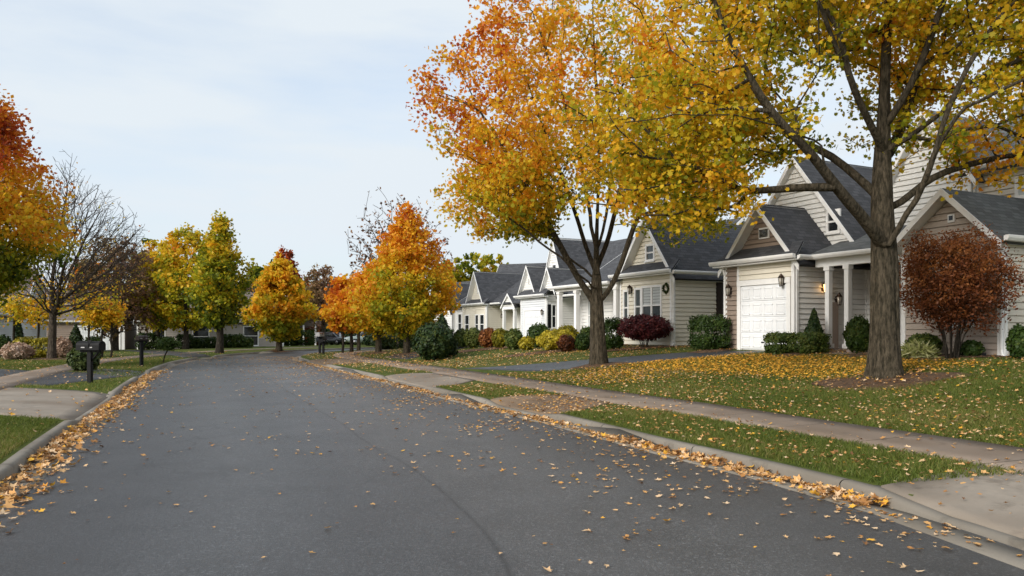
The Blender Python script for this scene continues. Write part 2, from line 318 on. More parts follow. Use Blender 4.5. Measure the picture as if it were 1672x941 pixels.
# ------------------------------------------------------------------ foliage
LF=np.array([(-.5,0),(-.3,.3),(-.12,.44),(-.06,.24),(.2,.42),(.2,.16),(.56,0),(.2,-.16),(.2,-.42),(-.06,-.24),(-.12,-.44),(-.3,-.3)])
def leaves(name,P,size,tint,mat,parent,up=.4,asp=.42,nrm=None,dirv=None,lobed=False):
    n=len(P);P=np.asarray(P)
    N_=R.standard_normal((n,3))if nrm is None else nrm+.55*R.standard_normal((n,3));N_[:,2]+=up;N_/=np.linalg.norm(N_,axis=1)[:,None]
    a=R.standard_normal((n,3))if dirv is None else dirv+.35*R.standard_normal((n,3));a-=N_*(a*N_).sum(1)[:,None];a/=np.linalg.norm(a,axis=1)[:,None]+1e-9;b=np.cross(N_,a)
    s=(size*(.55+.85*R.random(n)))[:,None]
    if lobed:
        w=(asp/.42)*(.75+.5*R.random(n));fold=.15+.3*R.random(n)
        V=P[:,None]+s[:,None]*(LF[None,:,0,None]*a[:,None]+(LF[None,:,1]*w[:,None])[...,None]*b[:,None]-(fold[:,None]*np.abs(LF[None,:,1])+.25*np.maximum(LF[None,:,0],0))[...,None]*N_[:,None])
        return link(name,raw_mesh(name,V.reshape(-1,3),np.arange(12*n),12,np.repeat(np.clip(tint,0,1),12)),mat,parent)
    V=np.stack([P-a*s*.5,P+b*s*asp+a*s*.05-N_*s*.1,P+a*s*.55-N_*s*.18,P-b*s*asp+a*s*.05-N_*s*.1],1).reshape(-1,3)
    return link(name,raw_mesh(name,V,np.arange(4*n),4,np.repeat(np.clip(tint,0,1),4)),mat,parent)
class Tree:
    def __init__(s,name,label,x,y,rbase,barkm=None,cat='tree',group=None):
        s.z=z1(x,y);s.root=empty(name,(x,y,s.z),0,label,cat,group);s.o=np.array([x,y,s.z]);s.rb=rbase;s.bark=barkm or BARK
        s.pos=[np.array([0,0,-.15])];s.par=[-1];s.pl=[0.];s.tips=[]
    def add(s,p,par):
        s.pos.append(np.asarray(p,float));s.par.append(par);s.pl.append(s.pl[par]+np.linalg.norm(s.pos[-1]-s.pos[par]));return len(s.pos)-1
    def path(s,pts,start=None,step=.4,wob=.03,world=True):
        pts=[np.asarray(p,float)-(s.o if world else 0) for p in pts]
        if start is None: start=int(np.argmin([np.linalg.norm(q-pts[0]) for q in s.pos]))
        cur=start;P=[s.pos[cur]]+pts
        # Catmull-Rom through the points
        for i in range(len(P)-1):
            p0=P[max(i-1,0)];p1=P[i];p2=P[i+1];p3=P[min(i+2,len(P)-1)];k=max(2,int(np.linalg.norm(p2-p1)/step))
            for j in range(1,k+1):
                t=j/k;q=.5*((2*p1)+(p2-p0)*t+(2*p0-5*p1+4*p2-p3)*t*t+(3*p1-p0-3*p2+p3)*t**3)
                cur=s.add(q+(wob*R.standard_normal(3) if j<k else 0),cur)
        return cur
    def fill(s,A,bf=.3,step=.42,jit=.05,minh=0.9,lift=.1):
        A=np.asarray(A)-s.o;c=np.array(s.pos);d=np.array([np.linalg.norm(c-a,axis=1).min() for a in A]);A=A[np.argsort(d)]
        n0=len(s.pos);buf=np.zeros((n0+len(A)*14,3));buf[:n0]=s.pos;pl=np.zeros(len(buf));pl[:n0]=s.pl;pl[:n0][buf[:n0,2]<minh]=1e6;n=n0
        for a in A:
            v=a-buf[:n];dd=np.sqrt((v*v).sum(1));pen=np.where(buf[:n,2]>a[2]+.2,.7*(buf[:n,2]-a[2]),0)
            i=int(np.argmin(dd+bf*pl[:n]+pen));L=dd[i];k=min(13,max(1,int(L/step)));p=buf[i].copy();cur=i
            for j in range(1,k+1):
                t=j/k;q=p+(a-p)*t+np.array([0,0,lift*L*math.sin(math.pi*t)])
                if j<k:q=q+jit*R.standard_normal(3)
                cur2=s.add(q,cur);buf[n]=q;pl[n]=s.pl[cur2];n+=1;cur=cur2
            s.tips.append(cur)
    def wood(s,r0=.006,flare=.5,name='trunk',rmin=0):
        n=len(s.pos);P=np.array(s.pos);ch=[[] for _ in range(n)];cnt=np.zeros(n)
        for i in range(1,n):ch[s.par[i]].append(i)
        for i in range(n-1,-1,-1):
            if not ch[i]:cnt[i]=1
            if s.par[i]>=0:cnt[s.par[i]]+=cnt[i]
        p=math.log(cnt[0])/math.log(s.rb/r0);rad=r0*cnt**(1/p);s.rad=rad
        V=[];Fc=[];nv=0;stack=[(0,None)]
        while stack:
            st,pa=stack.pop();c=[st] if pa is None else [pa,st];cur=st
            while ch[cur]:
                k=max(ch[cur],key=lambda q:cnt[q])
                for q in ch[cur]:
                    if q!=k:stack.append((q,cur))
                c.append(k);cur=k
            r=rad[c].copy()
            if pa is not None:r[0]=min(r[0]*.8,r[1]*1.25)
            if r.max()<rmin: continue
            pt=P[c];R0=r.max();ns=40 if R0>.2 else 12 if R0>.08 else 7 if R0>.035 else 4 if R0>.014 else 3
            if ns>10:
                for _ in range(5): r[1:-1]=.25*r[:-2]+.5*r[1:-1]+.25*r[2:]
                for _ in range(2):pt[1:-1]=.25*pt[:-2]+.5*pt[1:-1]+.25*pt[2:]
            t=np.gradient(pt,axis=0);t/=np.linalg.norm(t,axis=1)[:,None]+1e-9
            u=np.cross(t,[.31,.95,.05]);u/=np.linalg.norm(u,axis=1)[:,None]+1e-9;w=np.cross(t,u);th=np.arange(ns)*2*np.pi/ns
            rr=np.repeat(r[:,None],ns,1)
            if ns>10:
                ridge=.05*np.sin(th*7+1)+.035*np.sin(th*11+2);E_=np.zeros(rr.shape);E_[0]=R.standard_normal(ns)
                for q in range(1,len(E_)): E_[q]=.8*E_[q-1]+.6*R.standard_normal(ns)
                rr=rr*(1+ridge[None,:]+.03*E_)
                if pa is None:
                    h=np.maximum(pt[:,2],0)[:,None];rr=rr*(1+flare*np.exp(-h/.34)*(.65+.35*np.cos(5*th+1.3))[None,:]+.12*np.exp(-h/1.1))
            V.append((pt[:,None]+rr[...,None]*(np.cos(th)[None,:,None]*u[:,None]+np.sin(th)[None,:,None]*w[:,None])).reshape(-1,3))
            m=len(c);I=nv+np.arange(m*ns).reshape(m,ns);J=np.roll(I,-1,1);Fc.append(np.stack([I[:-1],J[:-1],J[1:],I[1:]],-1).reshape(-1,4));nv+=m*ns
        o=link(name,raw_mesh(name,np.vstack(V),np.vstack(Fc),4,smooth=True),s.bark,s.root);return o
    def crown(s,per,sig,size,tintf,mat=None,up=.4,keep=None,asp=.42,lobed=False):
        T=np.array([s.pos[i] for i in s.tips]);Q=np.array([s.pos[s.par[i]] for i in s.tips])
        n=len(T)*per;i=np.repeat(np.arange(len(T)),per);t=R.random(n)[:,None]
        P=T[i]*(1-.7*t)+Q[i]*.7*t+R.standard_normal((n,3))*np.array([sig,sig,sig*.75])
        tc=.07*R.standard_normal(len(T));tint=tintf(P)+tc[i]+.07*R.standard_normal(n)
        if keep is not None:
            m=R.random(n)<keep(P);P,tint=P[m],tint[m]
        return leaves('crown',P,size,tint,mat or LEAF,s.root,up,asp,None,None,lobed)
def ell(n,c,r,hollow=.35,zmin=-9,rej=None,pw=1.0):
    out=[];c=np.array(c);r=np.array(r)
    while len(out)<n:
        v=R.standard_normal(3);v/=np.linalg.norm(v);k=(hollow**3+(1-hollow**3)*R.random())**(1/3)
        lump=1+.10*math.sin(3*math.atan2(v[1],v[0])+c[0])+.08*math.sin(7*v[2]+5*v[0]+c[1])
        p=c+v*r*k*lump
        if p[2]<zmin or (rej and rej(p)):continue
        out.append(p)
    return np.array(out)
def pyr(n,x,y,z0,z1_,r,pw=.75,belly=.25):
    # egg/pyramidal crown: widest at 'belly' of its height
    out=[]
    while len(out)<n:
        t=R.random();rr=(t/belly)**.5 if t<belly else ((1-t)/(1-belly))**pw;rr*=r
        if R.random()>(rr/r)**1.3+.06:continue
        a=R.random()*6.283;k=math.sqrt(.25+.75*R.random())*(1.08 if R.random()<.12 else 1);l=1+.17*math.sin(3*a+x)+.14*math.sin(5*a+9*t)+.13*math.sin(25*t+2*a)
        out.append((x+math.cos(a)*rr*k*l,y+math.sin(a)*rr*k*l,z0+t*(z1_-z0)))
    return np.array(out)
# --- the big golden maple on the near lawn
x,y,_=gp(1445,621);t=Tree('maple_tree','big golden yellow maple with thick forked trunk nearest the camera',x,y,.25)
D=y;w=lambda a:[W(px,py,D+dy) for px,py,dy in a]
t.path(w([(1445,560,0),(1444,480,0),(1444,400,0),(1440,330,0),(1441,250,.1),(1444,170,.1),(1447,90,0),(1451,10,0),(1456,-80,.1),(1470,-220,.3)]),0,.35,.012)
e=t.path(w([(1437,395,-.2),(1405,350,-.5),(1362,305,-.9),(1325,250,-1.2),(1275,205,-1.5)]),None,.35,.02)
t.path(w([(1240,150,-1.6),(1212,105,-1.5),(1190,60,-1.3),(1165,0,-1),(1140,-90,-.8)]),e,.35,.02)
t.path(w([(1225,194,-1.9),(1160,188,-2.3),(1080,193,-2.8),(1020,200,-3)]),e,.35,.03)
e=t.path(w([(1436,320,.1),(1400,290,.3),(1360,255,.8),(1310,232,1.3),(1240,218,2),(1160,235,2.6)]),None,.35,.02)
t.path(w([(1437,235,-.1),(1408,180,-.5),(1385,120,-.9),(1358,60,-1.2),(1330,-10,-1.5)]),None,.35,.02)
e=t.path(w([(1452,400,-.3),(1480,350,-.6),(1508,300,-.9),(1528,245,-1.2),(1548,180,-1.4),(1580,110,-1.5),(1640,20,-1.4)]),None,.35,.02)
t.path(w([(1560,195,-1.6),(1600,165,-1.9),(1672,130,-2.2),(1760,100,-2.4)]),e-8,.35,.03)
t.path(w([(1455,345,.1),(1490,315,.4),(1525,288,.6),(1590,266,.9),(1672,250,1.3),(1790,228,1.8)]),None,.35,.02)
t.path(w([(1450,260,.3),(1475,200,.8),(1492,140,1.1),(1510,60,1.4),(1530,-40,1.8)]),None,.35,.02)
t.path(w([(1450,200,0),(1488,140,-.3),(1516,70,-.5),(1545,-10,-.7),(1575,-90,-.8)]),None,.35,.02)
cx,cz=x,t.z
def rej(p):
    dx=p[0]-cx;q=p[2]
    low=3.05+.62*max(0,dx+.2)**.6 if dx>0 else 3.2+.0*dx
    if -3.0<dx<2.2 and q<5.9-.35*abs(dx+.3): return True
    if dx>1.2 and q<4.55+.08*dx: return True
    if dx<-3 and q<3.35: return True
    if ((dx+.75)/1.05)**2+((q-6.2)/1.25)**2<1: return True
    return p[1]<D-.4 and abs(dx)<1.0 and q<7.4
A=np.vstack([ell(780,(x,y+.2,8.2),(6.0,3.6,5.0),.3,3.0,rej),ell(260,(x-4.0,y+.3,5.5),(2.7,1.7,1.9),.1,3.3,rej),ell(430,(x+2.6,y+.2,8.0),(3.8,2.8,2.9),.1,4.4,rej),ell(200,(x-1.2,y+.2,9.0),(2.6,2.6,1.5),.1,4.4,rej)])
A=A[R.permutation(len(A))];t.fill(A,.22,.45,.05,2.6);t.wood(.0095,.85)
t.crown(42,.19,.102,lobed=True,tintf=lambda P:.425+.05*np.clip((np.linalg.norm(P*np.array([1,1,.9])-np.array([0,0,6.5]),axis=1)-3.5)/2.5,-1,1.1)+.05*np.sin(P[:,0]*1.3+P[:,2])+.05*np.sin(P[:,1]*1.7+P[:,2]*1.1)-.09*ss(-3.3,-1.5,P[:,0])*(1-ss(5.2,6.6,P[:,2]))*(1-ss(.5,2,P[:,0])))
mulch(x-.1,y-.25,1.5,.07,1.0)
# --- second maple, orange top, by the driveway
x,y,_=gp(978,598);t=Tree('maple_tree','orange and gold maple with upswept limbs at the driveway edge',x,y,.225)
D=y
top=t.path(w([(976,560,0),(975,520,0),(973,470,0),(974,400,0),(976,330,0),(978,250,0),(974,150,0),(968,40,0),(965,-60,0)]),0,.35,.012)
for a in ([(966,485,0),(945,455,-.2),(922,415,-.4),(893,360,-.7),(862,305,-.9),(820,240,-1.1),(775,165,-1.2),(745,100,-1.2)],
 [(982,490,0),(1000,465,-.2),(1016,430,-.4),(1035,375,-.7),(1060,310,-1),(1090,240,-1.2),(1120,150,-1.3)],
 [(972,440,.2),(955,400,.5),(940,350,.7),(915,280,1),(880,190,1.2),(850,100,1.4)],
 [(978,430,.2),(995,385,.6),(1008,330,.9),(1025,250,1.3),(1045,150,1.6)],
 [(974,420,-.1),(965,370,-.5),(955,300,-.8),(935,210,-1.1),(900,110,-1.3),(870,20,-1.4)],
 [(978,400,-.1),(990,350,-.4),(1000,280,-.7),(1010,190,-.9),(1030,90,-1)],
 [(973,455,.3),(940,430,1.2),(905,395,2),(850,340,2.6),(790,290,3)],[(968,470,-.3),(930,435,-1.2),(880,395,-1.8),(810,340,-2.2),(740,290,-2.4)]):
    t.path(w(a),None,.35,.03)
cx=x
def rej(p): return (p[2]<5.9 and abs(p[0]-cx-.3)<1.7) or (p[2]<4.3+.13*abs(p[0]-cx)) 
wh=lambda p:p[0]>x-1.0 or p[2]<5.5
A=np.vstack([ell(70,(x-.3,y,8.8),(5.35,3.6,5.1),.97,4.4,wh),ell(900,(x-.15,y,8.8),(5.15,4.0,4.7),.35,4.2,rej),ell(200,(x-2.9,y,5.9),(2.2,3,1.6),.2,4.4,rej),ell(120,(x+2.7,y,6.0),(2.2,3,1.8),.2,4.6,rej)])
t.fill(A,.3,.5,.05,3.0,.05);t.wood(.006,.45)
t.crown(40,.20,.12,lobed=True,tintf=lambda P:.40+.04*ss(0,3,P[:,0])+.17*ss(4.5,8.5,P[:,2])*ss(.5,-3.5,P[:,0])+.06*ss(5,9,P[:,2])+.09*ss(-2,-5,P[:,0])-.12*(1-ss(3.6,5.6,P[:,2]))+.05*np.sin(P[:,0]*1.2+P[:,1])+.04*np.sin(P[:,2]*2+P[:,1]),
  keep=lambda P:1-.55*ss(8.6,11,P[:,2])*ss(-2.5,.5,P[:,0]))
mulch(x,y-.1,1.0,.07,.8)
# --- smaller trees (px, base row, crown span px, top row, bottom row, ...)
def small(name,label,px,py,rb,rad,top,bot,n,per,size,tf,barkm=None,shape='pyr',pw=.75,belly=.28,group=None,mat=None,sig=.21,y=None,mul=0,bf=.35,r0=.008):
    if y is None: x,y,_=gp(px,py)
    else: x=(px-CX)/F*y
    t=Tree(name,label,x,y,rb,barkm,'tree',group);zt=CH+(HY-top)/F*y;zb=CH+(HY-bot)/F*y;r=rad/F*y
    h=zt-t.z;t.path([(x+.06,y,t.z+h*.12),(x-.03,y+.05,t.z+h*.3),(x+.05,y,t.z+h*.55),(x,y,t.z+h*.8)],0,.4,.015)
    if shape=='pyr':A=pyr(n,x,y,zb,zt,r,pw,belly)
    else:A=ell(n,(x,y,(zt+zb)/2),(r,r,(zt-zb)/2),.3)
    t.fill(A,bf,.5,.05,min(1.0,(zb-t.z)*.7),.04);t.wood(r0,.4)
    if per:t.crown(per,sig,size,lambda P:tf(P,h,r),mat)
    if mul:mulch(x,y,mul)
    return t
G1='street trees along the curve'
small('maple_tree','pyramidal orange maple with green lower leaves beside the dark yew',663,579,.17,84,338,548,420,46,.17,lambda P,h,r:.36+.30*ss(.30*h,.95*h,P[:,2])+.17*ss(.3*r,r,np.abs(P[:,0])),group=G1,mul=.9)
small('maple_tree','smaller orange maple just left of the pyramidal orange maple',617,577,.17,70,432,540,300,42,.19,lambda P,h,r:.42+.2*ss(.2*h,.9*h,P[:,2])+.1*ss(0,-r,P[:,0]),group=G1,mul=.8)
small('young_tree','slim orange tree standing nearest the distant parked cars',585,573,.11,42,440,538,190,36,.22,lambda P,h,r:.60+.08*np.sin(P[:,0]*2),group=G1)
small('young_tree','pinkish orange young tree between two slimmer trunks by the bend',573,576,.10,40,455,538,150,36,.22,lambda P,h,r:.64+.06*np.sin(P[:,0]*2),BARKD,group=G1)
small('young_tree','thin orange tree closest to the pair of curbside mailboxes',559,577,.08,30,448,536,120,34,.22,lambda P,h,r:.66+.06*np.sin(P[:,2]*2),BARKD,group=G1)
small('maple_tree','bright yellow tree at the far left bend of the road',455,573,.20,52,424,552,300,44,.24,lambda P,h,r:.46+.02*ss(.3*h,h,P[:,2])-.15*(1-ss(.25*h,.4*h,P[:,2])),group=G1,pw=.6,mul=.9)
small('dark_leafed_tree','dark red green tree rising behind the bright yellow tree',463,566,.2,42,405,540,200,44,.32,lambda P,h,r:.90+.1*np.sin(P[:,0]*1.3)-.8*ss(.0,.6*r,-P[:,0])*.9,y=86,pw=.5)
small('tall_tree','tall yellow green tree with dark straight trunk by the far curb',358,577,.2,50,352,536,340,30,.21,lambda P,h,r:.34-.12*(1-ss(.2*h,.75*h,P[:,2]))+.04*np.sin(P[:,0]+P[:,2]*2),BARKD,pw=.7,belly=.3)
small('broad_tree','broad olive tree left of the tall yellow green tree',303,571,.2,70,368,536,420,32,.23,lambda P,h,r:.31+.09*ss(.1*h,.8*h,P[:,2])+.05*np.sin(P[:,0]*.9+P[:,2]),BARKD,y=62,pw=.55)
small('broad_tree','dark olive tree with two thin trunks beside the pale long house',257,572,.16,54,395,536,300,34,.25,lambda P,h,r:.28+.14*ss(.4*h,h,P[:,2])+.05*np.sin(P[:,0]*.9+P[:,2]),BARKD,y=66,pw=.5)
# far left red-topped maple
t=Tree('maple_tree','red topped maple with green lower leaves at the left edge',-20.6,28.5,.28)
t.path([(-20.6,28.5,1.2),(-20.5,28.6,2.6),(-20.6,28.5,5),(-20.5,28.4,8)],0,.4,.02)
A=pyr(700,-20.6,28.5,2.7,11.4,3.75,.6,.32);t.fill(A,.35,.5,.05,1.3,.04);t.wood(.006,.4)
t.crown(58,.30,.15,lambda P:.24+.52*ss(3.8,9.2,P[:,2])+.20*ss(1.2,3.8,P[:,0])*ss(2.5,5,P[:,2])+.07*np.sin(P[:,0]*1.5+P[:,2]*2))
# bare grey tree
x,y,_=gp(85,588);t=Tree('bare_tree','bare grey tree with spreading twigs on the far lawn',x,y,.17,BARKG)
D=y
t.path(w([(86,550,0),(87,515,0),(86,490,0)]),0,.3,.01)
for a in ([(84,470,0),(90,420,.2),(100,360,.3),(112,300,.2),(118,250,0)],[(95,485,-.2),(112,450,-.4),(130,410,-.6),(155,360,-.7),(180,310,-.8)],[(97,492,.2),(125,470,.5),(160,440,.7),(200,400,1),(235,370,1.2)],[(80,480,.1),(62,450,.4),(45,400,.8),(35,350,1)],[(92,480,.8),(105,440,1.6),(125,390,2.4),(150,330,2.8)],[(90,475,-.8),(100,425,-1.6),(135,350,-2.2)],[(98,495,-.3),(135,480,-1.),(180,460,-1.6),(225,430,-2)]):
    t.path(w(a),None,.35,.03)
A=ell(4200,(x+1.15,y,6.0),(3.9,3.0,4.3),.25,2.6,lambda p:p[0]-x>1 and p[2]>9.9-.95*(p[0]-x-1))
t.fill(A,.55,.45,.03,2.0,.04);t.wood(.008,.4)
t.crown(1,.2,.11,lambda P:.48+.1*R.standard_normal(len(P)),keep=lambda P:(1-ss(3,4.5,P[:,2]))*.9+.05)
mulch(x,y,.9)
small('bare_tree','tall sparse bare tree rising behind the pyramidal orange maple',652,572,.22,86,312,548,900,2,.25,lambda P,h,r:.85+0*P[:,0],BARKG,'ell',y=66,r0=.017,mat=WOODS)
small('bare_tree','rusty brown half bare tree behind the bare grey tree',188,575,.2,72,385,548,900,9,.22,lambda P,h,r:.64+.12*np.sin(P[:,0]),BARKG,'ell',y=60,bf=.3,r0=.014,mat=WOODS)
small('bare_tree','pinkish brown thin tree left of the small orange maples',528,570,.16,34,432,536,300,16,.24,lambda P,h,r:.72+.1*np.sin(P[:,0]),BARKG,'ell',y=80,r0=.016,mat=WOODS)
small('bare_tree','greyish brown bare tree above the white far house porch',397,568,.16,36,450,556,320,8,.24,lambda P,h,r:.92+.0*P[:,0],BARKG,'ell',y=84,r0=.016,mat=WOODS)
GY='slim yellow saplings by the white garage'
for px,py,top,rad,tf,lab in ((145,577,478,26,.44,'slim yellow sapling nearest the black mailbox'),(166,577,486,22,.45,'slim yellow sapling in the middle of three by the garage'),(181,577,492,20,.47,'slim sapling directly before the white garage door'),(22,581,474,40,.42,'small bright yellow tree over the pinkish shrubs'),(62,580,486,42,.43,'yellow leaved tree hanging between house corner and bare tree')):
    small('young_tree',lab,px,py,.06,rad,top,532,70,13,.15,lambda P,h,r:tf+.03*np.sin(P[:,0]*3),BARKD,'ell',group=GY,y=42)
for px,top,rad,tf,lab,Y in ((760,412,34,.28,'yellow green tree behind the charcoal gabled roof',100),(812,416,40,.36,'golden tree beyond the distant roof ridge',104),(730,418,26,.3,'olive tree peeking right of the pyramidal maple',98),(240,402,30,.1,'dark green tree top behind the olive trees',95),(150,430,44,.66,'russet tree behind the bare grey tree and garage',92),(425,430,30,.16,'green tree between tall green tree and yellow tree',92)):
    small('background_tree',lab,px,565,.22,rad,top,545,190,36,.42,lambda P,h,r:tf+.05*np.sin(P[:,0]+P[:,2]),BARKD,'ell',y=Y)
# far-off wood and hills
n=34000;px=R.uniform(-150,1000,n);Yd=R.uniform(112,165,n);Xd=(px-CX)/F*Yd
hh=5.5+2.6*np.sin(Xd*.13)+1.6*np.sin(Xd*.37+1)+1.2*np.sin(Xd*.9);zz=-.6+hh*R.random(n)**.7
leaves('distant_woods',np.c_[Xd,Yd,zz],1.0,.45+.28*np.sin(Xd*.22+2)+.22*np.sin(Xd*.61)+.12*R.standard_normal(n),WOODS,None)['kind']='stuff'
a=np.linspace(-420,420,90);b=np.linspace(0,1,8);X=np.repeat(a[:,None],8,1);Yy=260+150*b[None,:]+0*X;hz=(9+5*np.sin(X*.013)+3*np.sin(X*.041+1))*np.sin(b*np.pi/2)[None,:]
grid('hills',X,Yy,-.95+hz,HILLM)
# --- shrubs
def shrub(name,label,px,py,wpx,hpx,mat,n=2200,size=.07,tint=.5,shape='ball',group=None,depth=None,stems=5,flat=0,y=None,cat='shrub',low=0.0):
    if y is None:x,y,_=gp(px,py)
    else:x=(px-CX)/F*y
    z=z1(x,y);rx=wpx/2/F*y;h=hpx/F*y;ry=depth or rx
    root=empty(name,(x,y,z),R.random()*.3,label,cat,group)
    n=int(n*1.5);size*=1.12
    v=R.standard_normal((n,3));v/=np.linalg.norm(v,axis=1)[:,None];th=np.arctan2(v[:,1],v[:,0])
    if shape=='cone':
        t=1-np.sqrt(R.random(n));rr=(1-t)**.85*np.minimum(1,(t+.04)/.14)**.5;nz=np.full(n,.35)
        lump=1+.10*np.sin(4*th+9*t)+.08*np.sin(7*th-6*t)+.04*R.standard_normal(n);k=.72+.3*R.random(n)
        P=np.c_[np.cos(th)*rr*rx*lump*k,np.sin(th)*rr*ry*lump*k,t*h];Nn=np.c_[np.cos(th),np.sin(th),nz]
    else:
        e=.62 if shape=='box' else 1
        q=np.sign(v)*np.abs(v)**e;lump=1+.07*np.sin(4*th+5*v[:,2]+x)+.06*np.sin(7*th-6*v[:,2]+y)+.035*R.standard_normal(n);k=(.62+.4*R.random(n)**.6)*lump
        zc=h*(.5+low/2);P=np.c_[q[:,0]*rx*k,q[:,1]*ry*k,zc+q[:,2]*h*(.5-low/2)*k];Nn=v.copy()
    P[:,2]=np.maximum(P[:,2],.02);clump=.16*np.sin(P[:,0]*9+x*3)*np.sin(P[:,2]*8+y)*1.0
    leaves('foliage',P,size,tint+clump+.2*R.standard_normal(n),mat,root,.15,.4,Nn)
    m=MB()
    for i in range(stems):
        a=6.28*i/max(1,stems)+.4;top=(math.cos(a)*rx*.62,math.sin(a)*ry*.62,h*(.62+.2*random.random())) if shape!='cone' else (.02*math.cos(a),.02*math.sin(a),h*.9)
        m.tube([(math.cos(a)*.06*rx,math.sin(a)*.06*ry,-.05),(top[0]*.35,top[1]*.35,top[2]*.45),top],[.022,.016,.006],5)
    m.build('stem',BARKD,root);return root
GB='clipped boxwoods at the entrance';GR='foundation shrubs of the second house row';GL='shrubs across the street'
shrub('yew_bush','large dark tiered yew at the sidewalk corner',710,588,68,60,EVER,5200,.11,.55)
shrub('yew_bush','dark pointed yew top growing just behind the tiered yew',722,583,52,72,EVER,3000,.11,.5,'cone')
shrub('barberry_bush','burgundy rounded bush under the triple window',1052,567,84,55,BURG,5200,.075,.5,y=29.8,low=.25)
shrub('boxwood_bush','tall dark rounded boxwood beside the garage brown siding',1158,573,60,58,BUSH,5200,.06,.22,'box')
shrub('boxwood_bush','dark green bush left of the burgundy bush',1001,571,32,52,BUSH,2200,.07,.2,'box')
shrub('boxwood_bush','low clipped boxwood nearest the garage door',1274,581,46,37,BUSH,3600,.05,.55,'box',GB,y=22.7)
shrub('boxwood_bush','low clipped boxwood below the cone shaped evergreen',1319,581,58,36,BUSH,4200,.05,.65,'box',GB,y=22.2)
shrub('arborvitae','cone shaped evergreen by the porch pillar',1329,572,46,72,EVER,4200,.06,.6,'cone',y=23.0)
shrub('boxwood_bush','round dark boxwood left of the big maple trunk',1402,582,42,60,BUSH,4200,.055,.4,'ball',y=21.4)
shrub('green_bush','green bush behind the pale striped grass clump',1508,574,52,36,BUSH,2200,.06,.6,'ball',y=19.7)
shrub('small_shrub','small dark shrub between rust maple and downspout',1586,578,34,28,BUSH,900,.06,.2,y=18.4)
shrub('small_shrub','dark shrub at the right frame edge by the siding',1664,577,34,56,BUSH,1500,.06,.2,y=17.2)
shrub('golden_bush','bright golden bush before the white garage',908,573,62,34,GOLD,3000,.085,.5,group=GR)
shrub('golden_bush','small golden bush left of the larger golden bush',860,572,26,22,GOLD,1100,.085,.4,group=GR)
shrub('green_bush','dark green mound above the golden bush',880,567,38,38,BUSH,1800,.09,.3,group=GR)
shrub('golden_bush','yellow green bush behind the golden bush row',925,566,40,34,GOLD,1500,.09,.2,group=GR)
shrub('low_mound','reddish brown mound right of the golden bush',925,575,30,28,JAPM,1200,.075,.25,group=GR)
shrub('boxwood_bush','small dark round boxwood before the porch column',951,573,26,28,BUSH,1500,.07,.25,group=GR)
shrub('green_bush','green upright shrub at the white column foot',958,567,26,34,BUSH,1100,.08,.45,group=GR)
shrub('olive_bush','olive rounded bush left of the white garage door',839,571,30,34,BUSH,1700,.09,.75,group=GR)
shrub('olive_bush','yellow olive bush left of the rounded olive bush',817,569,28,32,GOLD,1400,.09,.1,group=GR)
shrub('brown_bush','rusty brown bush under the bay window',797,568,30,32,JAPM,1500,.1,.7,group=GR)
shrub('brown_bush','brown olive bush at the left end of the window row',773,568,32,32,BUSH,1500,.1,.9,group=GR)
shrub('olive_bush','dull green bush right behind the tiered yew',754,568,30,30,BUSH,1400,.1,.6,group=GR)
shrub('clipped_hedge','long dark clipped hedge behind the pyramidal orange maple',650,572,74,24,EVER,3600,.12,.75,'box',y=58,depth=1.0)
for i,(px,wp,hp,lab) in enumerate(((612,40,44,'dark spruce behind the small orange maple'),(642,40,52,'dark spruce standing left of the pyramidal maple trunk'),(676,44,56,'dark spruce right of the pyramidal maple trunk'),(700,40,50,'dark spruce closest to the bay window house'))):
    shrub('spruce_tree',lab,px,562,wp,hp+10,EVER,2600,.2,.35,'cone','dark spruces behind the hedge',y=74,cat='tree')
shrub('yellow_hedge','golden brown hedge left of the bare grey tree',64,585,76,34,GOLD,3200,.10,.15,'box',GL,depth=.8)
shrub('hydrangea_bush','pinkish dried hydrangea at the left frame edge',28,588,46,28,PINK,2000,.10,.5,group=GL)
shrub('hydrangea_bush','pinkish dried hydrangea right of the bare tree trunk',103,585,26,34,PINK,1300,.10,.4,group=GL)
shrub('conical_evergreen','dark conical evergreen behind the black mailbox',124,584,38,56,EVER,2600,.10,.5,'cone',GL)
shrub('green_bush','dark green bush just right of the conical evergreen',152,582,32,32,BUSH,1500,.11,.3,group=GL)
shrub('small_spruce','small feathery spruce beside the mailbox post',137,607,46,42,EVER,2400,.09,.8,'ball',GL)
shrub('conical_evergreen','tall dark evergreen before the left house corner',30,580,24,70,EVER,1800,.12,.3,'cone',GL,y=44)
shrub('green_bush','dark bush at the lower left frame edge',4,584,30,36,BUSH,1500,.1,.2,group=GL)
for px,py,wp,hp,tn,lab in ((240,574,32,28,.3,'dark bush beside the grey garage wall'),(268,576,28,20,.3,'low green bush under the olive trees'),(302,574,26,24,.15,'squared dark bush under the dark window'),(324,574,22,16,.3,'low bush right of the squared dark bush'),(345,572,18,18,.3,'small bush left of the dark straight trunk'),(372,572,22,22,.2,'bush right of the dark straight trunk'),(389,572,20,22,.5,'rounded green bush beside the white far porch'),(405,572,16,16,.5,'small green bush at the far porch corner'),(430,569,22,20,.4,'bush left of the yellow tree trunk'),(476,569,26,22,.4,'bush right of the yellow tree trunk'),(500,568,30,26,.3,'far bush left of the curbside mailbox pair')):
    shrub('foundation_bush',lab,px,py,wp,hp,BUSH,1000,.14,tn,'box',GL,y=66 if px<420 else 78)
for px,hp,tn,lab in ((512,30,.9,'rust hedge behind the dark parked car'),(548,34,.2,'dark hedge bush behind the dark parked car'),(585,38,.2,'dark hedge bush behind the silver car'),(615,32,.3,'dark hedge bush right behind the silver car')):
    shrub('hedge_bush',lab,px,566,44,hp,JAPM if tn>.8 else EVER,1400,.2,.5,'box','hedges at the end of the street',y=88)
